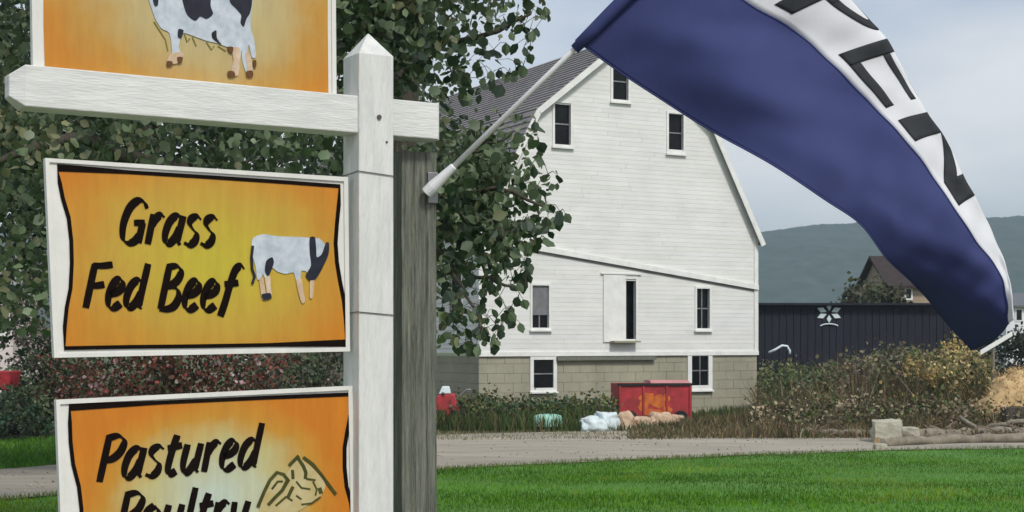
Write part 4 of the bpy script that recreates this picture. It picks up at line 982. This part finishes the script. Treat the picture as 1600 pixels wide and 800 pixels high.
for k, (cx_, cy_, rx_, ry_) in enumerate([(1012, 622, 13, 8), (1028, 628, 12, 10), (1006, 636, 9, 8), (1020, 644, 15, 6), (1040, 622, 8, 6), (1043, 640, 7, 7)]):
    ring_ = []
    for i_ in range(14):
        an = 2*math.pi*i_/14; rr = 1+.45*mnoise.noise(Vector((math.cos(an)*1.5, math.sin(an)*1.5, k*3.1))); ring_.append(wp.at(cx_+rx_*rr*math.cos(an), cy_+ry_*rr*math.sin(an), .0)+wp.n*(.002+.0012*k))
    MB().add(ring_, [tuple(range(14))]).build('orange_patch', M['orange_paint'], wag)
for u in (.35, wu-.35): 
    for o in (.06, -1.36): wheel(wag, P(u, GZ+.22, o), .22, .14, wp.n)
MB().tube([P(.1, z0+.02, -.6), P(-.7, GZ+.1, -.5)], .035, 6).build('drawbar', M['steel'], wag)
# sacks
def sack(loc, dims, m, name, label, cat, group, rot=0, seed=0):
    bm = bmesh.new(); bmesh.ops.create_icosphere(bm, subdivisions=4, radius=1)
    for v in bm.verts:
        p = v.co.copy(); sq = Vector([math.copysign(abs(c)**.7, c) for c in p]); nz_ = mnoise.noise(p*1.7+Vector((seed, 0, 0)))*.32-abs(mnoise.noise(p*3.2+Vector((seed, 2, 0))))*.22+mnoise.noise(p*7+Vector((seed, 2, 0)))*.05
        v.co = sq*(1+nz_); v.co.z = max(v.co.z, -.75)
    mb = MB(); cr_, sr_ = math.cos(rot), math.sin(rot)
    for v in bm.verts:
        x, y, z = v.co.x*dims[0]/2, v.co.y*dims[1]/2, (v.co.z+.75)*dims[2]/1.75; mb.v.append(Vector(loc)+Vector((x*cr_-y*sr_, x*sr_+y*cr_, z)))
    bm.verts.index_update(); mb.c = [None]*len(mb.v); mb.f = [[v.index for v in f.verts] for f in bm.faces]; bm.free()
    return tag(mb.build(name, m, smooth_=True), label, cat, group)
def gpt(px, Y, dz=0): return (at(px, 0, Y).x, Y, ground_z(0, Y)+dz)
sack(gpt(926, 40.6), (.75, .6, .42), M['bag_white'], 'plastic_bag', 'large white plastic bag on the ground, leftmost beside the red wagon', 'bag', 'bags heaped by the wagon', 0, 1)
sack(gpt(947, 41.0), (.7, .6, .55), M['bag_white'], 'plastic_bag', 'taller white plastic bag between the tan sacks and the left white bag', 'bag', 'bags heaped by the wagon', .5, 2)
sack(gpt(975, 41.2), (.6, .5, .52), M['bag_tan'], 'feed_sack', 'upright tan sack at the front left corner of the red wagon', 'sack', 'bags heaped by the wagon', .2, 3)
sack(gpt(1003, 41.4), (.8, .5, .36), M['bag_tan'], 'feed_sack', 'flat tan sack lying before the wagon middle', 'sack', 'bags heaped by the wagon', -.3, 4)
sack(gpt(1032, 41.7), (.7, .5, .50), M['bag_tan'], 'feed_sack', 'round pinkish tan sack at the right of the sack row', 'sack', 'bags heaped by the wagon', .4, 5)
sack(gpt(1056, 42.0), (.55, .5, .40), M['bag_tan'], 'feed_sack', 'small tan sack by the wagon right wheel', 'sack', 'bags heaped by the wagon', .1, 6)
# mint tub
tb = thing('plastic_tub', gpt(856, 41.3), 'upturned pale mint plastic tub in the weeds before the barn', 'tub')
c = Vector(gpt(856, 41.3)); mb = MB(); g = []
for i in range(25):
    a = 2*math.pi*i/24; g.append([c+Vector((math.cos(a)*rx, math.sin(a)*ry, z)) for rx, ry, z in ((.42, .3, .16), (.42, .31, .34), (.36, .26, .42), (.24, .16, .45), (.02, .02, .46))])
mb.sheet(g).build('tub_shell', M['teal'], tb, smooth_=True); MB().tube([c+Vector((math.cos(2*math.pi*i/24)*.45, math.sin(2*math.pi*i/24)*.33, .13)) for i in range(25)], .025, 6).build('rim', M['teal'], tb)
# red walk-behind machine left of the barn corner
mc = Vector(gpt(702, 42.5)); mow = thing('red_tiller', mc, 'red garden machine with black wheels standing left of the barn, beside the grey post', 'garden machine')
mb = MB(); b0 = mc
mb.hexa([b0+Vector(p) for p in ((-.45, -.25, .35), (.35, -.25, .35), (.35, .25, .35), (-.45, .25, .35))], [b0+Vector(p) for p in ((-.35, -.2, .95), (.15, -.2, 1.0), (.15, .2, 1.0), (-.35, .2, .95))]); mb.build('engine_hood', M['red_metal'], mow, bevel=.05)
for sx in (-.35, .3):
    for sy in (-.3, .3): wheel(mow, mc+Vector((sx, sy, .26)), .26, .14, (0, 1, 0))
for sy in (-.18, .18): MB().tube([mc+Vector((.15, sy, .8)), mc+Vector((.5, sy, 1.1)), mc+Vector((.62, sy, 1.1))], .02, 6).build('handle', M['steel'], mow)
MB().hexa([mc+Vector(p) for p in ((-.3, -.2, .97), (.05, -.2, .99), (.05, .2, .99), (-.3, .2, .97))], [mc+Vector(p) for p in ((-.2, -.16, 1.2), (0, -.16, 1.2), (0, .16, 1.2), (-.2, .16, 1.2))]).build('fuel_tank', M['bag_white'], mow, bevel=.03)
# red cart at far left
cc = Vector(gpt(4, 38.6)); cart = thing('red_cart', cc, 'red garden cart at the left edge in front of the pinkish cottage', 'cart')
MB().hexa([cc+Vector(p) for p in ((-.9, -.35, 1.22), (.28, -.35, 1.22), (.28, .35, 1.22), (-.9, .35, 1.22))], [cc+Vector(p) for p in ((-1, -.42, 1.72), (.36, -.42, 1.72), (.36, .42, 1.72), (-1, .42, 1.72))]).build('tray', M['red_metal'], cart, bevel=.03)
for sx in (-.7, .1):
    for sy in (-.36, .36): wheel(cart, cc+Vector((sx, sy, .5)), .5, .12, (0, 1, 0))
MB().tube([cc+Vector((-.7, 0, .5)), cc+Vector((-.7, 0, 1.24))], .03, 6).build('axle_post', M['steel'], cart); MB().tube([cc+Vector((.1, 0, .5)), cc+Vector((.1, 0, 1.24))], .03, 6).build('axle_post', M['steel'], cart)

# ------------------------------------------------------------------ stones, logs, straw heap, debris along the road
def rock(px, Y, dims, label, seed, m='stone', dz=-.05, name='stone_block', cat='stone'):
    bm = bmesh.new(); bmesh.ops.create_cube(bm, size=2); bmesh.ops.subdivide_edges(bm, edges=bm.edges[:], cuts=3, use_grid_fill=True)
    mb = MB(); L0 = Vector(gpt(px, Y, dz))
    for v in bm.verts:
        p = v.co; q = p*(1-.07*p.length)+Vector((mnoise.noise(p*1.3+Vector((seed, 0, 0))), mnoise.noise(p*1.3+Vector((0, seed, 0))), mnoise.noise(p*1.3+Vector((0, 0, seed)))))*.2
        mb.v.append(L0+Vector((q.x*dims[0]/2, q.y*dims[1]/2, (q.z+1)*dims[2]/2)))
    bm.verts.index_update(); mb.c = [None]*len(mb.v); mb.f = [[v.index for v in f.verts] for f in bm.faces]; bm.free()
    return tag(mb.build(name, M[m], bevel=.02), label, cat)
rock(1385, 36.6, (.72, .6, .62), 'pale rough stone block beside the road, right of the barn', 3)
rock(1420, 37.4, (.5, .45, .38), 'low pale stone just right of the big stone block', 9)
rock(1375, 33.9, (.3, .3, .2), 'small pale stone at the near edge of the road', 5)
def log(pts, r, label, m='log', name='log', cat='log'):
    pp = [Vector(p) for p in pts]; fine = [crl(pp, (len(pp)-1)*i/16)+Vector((0, random.gauss(0, .022), random.gauss(0, .02))) for i in range(17)]
    root = thing(name, pp[0].lerp(pp[-1], .5)-Vector((0, 0, r)), label, cat)
    MB().tube(fine, [r*random.uniform(.82, 1.14) for _ in fine], 11).build('log_body', M[m], root, smooth_=True)
    for p, q in ((fine[0], fine[1]), (fine[-1], fine[-2])):
        d = (p-q).normalized(); MB().tube([p+d*.001, p+d*.008], r*.85, 11).build('cut_end', M['straw'], root)
    return root
G = lambda px, Y, dz: Vector(gpt(px, Y, dz))
log([G(1405, 37.3, .12), G(1480, 37.6, .10), G(1540, 37.9, .13), G(1640, 38.3, .12)], .15, 'long weathered log lying beyond the road, right of the stone block')
log([G(1370, 34.9, .08), G(1440, 35.5, .10), G(1530, 36.0, .12), G(1660, 36.6, .16)], .12, 'long grey log along the far road edge at right, nearest the road')
log([G(1240, 38.6, .10), G(1300, 38.3, .10), G(1362, 38.0, .10)], .11, 'shorter grey log left of the stone block')
log([G(1500, 38.6, .5), G(1535, 37.7, .18), G(1552, 37.2, .05)], .06, 'thin branch propped against the logs below the straw heap')
log([G(1515, 38.9, .05), G(1560, 38.5, .3), G(1600, 38.3, .42)], .07, 'thin reddish branch rising toward the straw heap')
dbm = MB()
for k in range(170):
    px_ = random.choice([random.uniform(1200, 1640), random.uniform(1430, 1640)]); Yq = random.uniform(37.3, 40.5); p = Vector(gpt(px_, Yq, random.uniform(.02, .28))); a = random.uniform(0, 6.28); ln_ = random.uniform(.12, .5)
    q = p+Vector((math.cos(a)*ln_, math.sin(a)*ln_*.6, random.uniform(-.1, .22))); tn = random.uniform(.5, 1.5); dbm.tube([p, p.lerp(q, .5)+Vector((0, 0, .02)), q], [.022, .018, .01], 5, (.22*tn, .17*tn, .125*tn))
tag(dbm.build('broken_branches', M['blade']), 'scattered broken sticks and wood scraps around the logs', 'branches', kind='stuff')
# straw heap
def heap(label, c, dims, m, seed, nst, cols, name, cat, hole=True):
    root = thing(name, c, label, cat); nU, nV = 40, 16; g = []
    for i in range(nU+1):
        a = 2*math.pi*i/nU; row = []
        for j in range(nV+1):
            e = math.pi/2*j/nV; p = Vector((math.cos(a)*math.cos(e), math.sin(a)*math.cos(e), math.sin(e)))
            r = 1+.25*mnoise.noise(p*1.6+Vector((seed, 0, 0)))+.1*mnoise.noise(p*5+Vector((seed, 1, 0)))
            row.append(Vector(c)+Vector((p.x*dims[0]*r, p.y*dims[1]*r, p.z*dims[2]*r)))
        g.append(row)
    g[-1] = g[0]
    MB().sheet(g).build('heap_core', M[m], root, smooth_=True)
    i = rng.integers(0, nU, nst); j = rng.integers(0, nV, nst); base = np.array([g[a][b][:] for a, b in zip(i, j)])+rng.normal(0, .04, (nst, 3))
    blades('loose_straw', base, rng.uniform(.05, .16, nst), rng.uniform(.015, .04, nst), colmix(cols, nst, .25), None, lean=3.0, parent=root)
    return root
heap('tan heap of straw at the right edge beside the logs', G(1611, 40.4, .35), (1.5, 1.0, 1.25), 'straw', 4, 1500, [(.66, .48, .25), (.52, .36, .17), (.30, .2, .1), (.74, .58, .34)], 'straw_heap', 'straw heap')
rock(1583, 39.2, (.62, .5, .78), 'dark brown rotten stump below the straw heap at the right edge', 12, 'bark', 0, 'tree_stump', 'stump')
# white plank leaning in the weeds
pl_ = Plane(*at(1532, 552, 43).xy, R(10)); a, b = at(1532, 555, 43), at(1582, 525, 43.5)
up = Vector((0, 0, .14)); bk = Vector((0, .05, 0))
tag(MB().hexa([a, b, b+bk, a+bk], [a+up, b+up, b+bk+up, a+bk+up]).build('white_plank', M['trim']), 'white plank propped at a slant in the weeds below the flag tip', 'plank')
tag(MB().tube([G(1550, 43.3, 0), at(1552, 545, 43.3)], .05, 7).build('prop_stick', M['log']), 'dark stick holding up the slanting white plank', 'stick')

# ------------------------------------------------------------------ weeds
def weed_zone(name, label, n, pxr, Yr, hf, wr, cols, wts=None, lean=.45):
    Y_ = rng.uniform(*Yr, n); px_ = rng.uniform(*pxr, n); X_ = (px_-800)/F*Y_
    h = hf(px_, Y_)*rng.uniform(.45, 1.0, n); 
    nz_ = np.array([mnoise.noise(Vector((x*.8, y*.8, 0))) for x, y in zip(X_, Y_)]); h = h*(1+.55*nz_); h = np.maximum(h, .08)
    cz = np.array([mnoise.noise(Vector((x*.5, y*.5, 9))) for x, y in zip(X_, Y_)]); c = colmix(cols, n, .25, wts)*(1+.35*cz)[:, None]
    # keep out of the barn
    dxy = np.stack([X_-BX, Y_-BY], 1); u = dxy@np.array(front.d.xy); o = dxy@np.array(front.n.xy); k = ~((u > -.1) & (u < bw+.1) & (o < .15))
    return blades(name, np.stack([X_, Y_, ground_np(Y_)-.02], 1)[k], h[k], rng.uniform(*wr, n)[k], c[k], label, 'weeds', lean)
BR = [(0.16, 0.12, 0.07), (0.10, 0.11, 0.045), (0.06, 0.085, 0.03), (0.24, 0.18, 0.09), (0.30, 0.26, 0.18), (0.13, 0.085, 0.065)]
weed_zone('tall_weeds', 'tall brown and olive weeds between the dark shed and the road', 13000, (1185, 1760), (41, 58), lambda p, y: np.interp(p, [1185, 1260, 1340, 1440, 1560, 1700], [1.3, 1.45, 2.0, 1.95, 1.8, 1.5]), (.02, .05), BR, [.25, .22, .2, .13, .05, .15], .9)
def bushy(name, label, ncl, nper, pxr, Yr, hf, cols, lsz, wts=None, spread=.16):
    px_ = rng.uniform(*pxr, ncl); Y_ = rng.uniform(*Yr, ncl); X_ = (px_-800)/F*Y_
    nz_ = np.array([mnoise.noise(Vector((x*.9, y*.5, 4))) for x, y in zip(X_, Y_)]); h = .9*hf(px_)*(1+.5*nz_)*rng.random(ncl)**.6
    pts = np.repeat(np.stack([X_, Y_, ground_np(Y_)+h], 1), nper, 0)+rng.normal(0, spread, (ncl*nper, 3)); pts[:, 2] = np.maximum(pts[:, 2], ground_np(pts[:, 1]))
    cc = np.repeat(colmix(cols, ncl, .3, wts), nper, 0)*rng.uniform(.7, 1.7, (len(pts), 1))
    V, Fq, t_ = leaves_np(pts, rng.uniform(.5, 1.3, len(pts))*lsz, cc, .1); return tag(np_mesh(name, V, Fq, M['leaf'], None, t_), label, 'weeds', kind='stuff')
bushy('green_undergrowth', 'leafy green undergrowth at the barn corner below the dark shed', 300, 24, (1190, 1360), (44, 56), lambda p: np.interp(p, [1190, 1360], [1.5, 1.5]), [(.07, .105, .035), (.10, .135, .05), (.045, .07, .03), (.16, .15, .07)], .13)
bushy('brown_undergrowth', 'tangled purplish brown undergrowth in front of the dark shed', 520, 24, (1290, 1470), (43, 55), lambda p: np.interp(p, [1290, 1380, 1470], [1.45, 2.2, 2.2]), [(.17, .125, .095), (.09, .07, .06), (.14, .13, .06), (.27, .21, .15), (.07, .08, .04)], .12)
bushy('golden_undergrowth', 'golden and olive undergrowth left of the straw heap', 620, 24, (1420, 1545), (42, 54), lambda p: np.interp(p, [1420, 1500, 1640], [2.1, 2.1, 1.9]), [(.34, .24, .08), (.20, .19, .06), (.42, .33, .16), (.11, .09, .045), (.09, .12, .04)], .12)
bushy('low_undergrowth', 'low tangled brown and green growth behind the logs', 420, 20, (1180, 1640), (38.8, 43), lambda p: np.full(len(p), .75), [(.20, .155, .09), (.12, .115, .055), (.32, .26, .17), (.07, .06, .035), (.09, .12, .04)], .10)
bushy('foundation_growth', 'leafy green growth against the barn foundation left of the wagon', 260, 20, (700, 955), (42, 44.6), lambda p: np.full(len(p), .75), [(.05, .09, .03), (.085, .11, .035), (.12, .11, .04), (.04, .07, .035)], .11)
weed_zone('low_weeds', 'lower tangled dry weeds and grass behind the logs', 16000, (980, 1760), (37.5, 42), lambda p, y: (.35+.12*(y-37.5))*np.interp(p, [980, 1200], [.25, 1]), (.015, .045), BR, [.25, .2, .15, .2, .08, .12], .8)
weed_zone('foundation_weeds', 'green weeds growing along the foot of the barn foundation', 15000, (560, 1210), (40.5, 49.5), lambda p, y: np.interp(p, [560, 760, 900, 960, 1080, 1200], [.8, .75, .75, .5, .35, .55]), (.02, .05), [(0.07, 0.11, 0.03), (0.045, 0.08, 0.03), (0.12, 0.13, 0.05), (0.14, 0.11, 0.06)], [.4, .3, .15, .15], .6)
weed_zone('roadside_grass', 'rough dry grass between the road and the barn', 9000, (560, 1500), (37.2, 42), lambda p, y: np.full(len(p), .12), (.012, .025), [(0.20, 0.18, 0.11), (0.12, 0.14, 0.05), (0.26, 0.22, 0.15)], [.4, .35, .25], .8)
weed_zone('yard_grass', 'green grass below the shrubs at left beyond the road', 22000, (-250, 620), (22, 34), lambda p, y: np.full(len(p), .12), (.02, .045), [(0.07, 0.18, 0.03), (0.10, 0.23, 0.04), (0.05, 0.12, 0.03)], [.4, .35, .25], 1.0) if False else None
# lawn beyond the road on the left
far_edge = [on_ground(*a) for a in FR]; fx = np.array([p.x for p in far_edge]); fy = np.array([p.y for p in far_edge])
n = 45000; X = rng.uniform(-17, -2.0, n); Yv = np.interp(X, fx, fy)-.1+rng.uniform(0, 16, n)
blades('yard_grass', np.stack([X, Yv, ground_np(Yv)-.02], 1), rng.uniform(.06, .14, n), rng.uniform(.02, .045, n), colmix([(0.085, 0.23, 0.025), (0.12, 0.28, 0.035), (0.06, 0.16, 0.02)], n), 'green grass below the shrubs at left, beyond the road', lean=.9, seg=1)
# leafy plants in the weeds (pale heads and broad leaves)
n = 2600; px_ = rng.uniform(1180, 1700, n); Y_ = rng.uniform(39, 55, n); hh = rng.uniform(.2, 1, n)*np.interp(px_, [1180, 1340, 1560, 1700], [1.2, 1.9, 1.6, 1.4])*np.clip((Y_-36)/8, .3, 1)
p = px2w(px_, np.zeros(n), Y_); p[:, 2] = ground_np(Y_)+hh
V, Fq, t_ = leaves_np(p, rng.uniform(.06, .16, n), colmix([(.30, .26, .16), (.42, .40, .32), (.14, .12, .06), (.07, .11, .04), (.38, .27, .10)], n, .2, [.2, .08, .3, .27, .15]), 0)
o = np_mesh('seed_heads', V, Fq, M['leaf'], None, t_); tag(o, 'brown and pale seed heads and leaves among the tall weeds', 'weeds', kind='stuff')

# ------------------------------------------------------------------ haze
hz = MB().box((-2700, -45, -3), (2700, 3600, 95)).build('haze', M['dark']); hz['kind'] = 'stuff'
hm_ = bpy.data.materials.new('haze_air'); hm_.use_nodes = True; hn = hm_.node_tree; hn.nodes.clear()
pv = hn.nodes.new('ShaderNodeVolumePrincipled'); pv.inputs['Color'].default_value = (0.70, 0.86, 1.0, 1); pv.inputs['Density'].default_value = 0.00050; pv.inputs['Anisotropy'].default_value = 0.2
ho = hn.nodes.new('ShaderNodeOutputMaterial'); hn.links.new(pv.outputs[0], ho.inputs['Volume']); hz.data.materials.clear(); hz.data.materials.append(hm_)
tag(hz, 'pale bluish haze in the air toward the hills', 'haze')
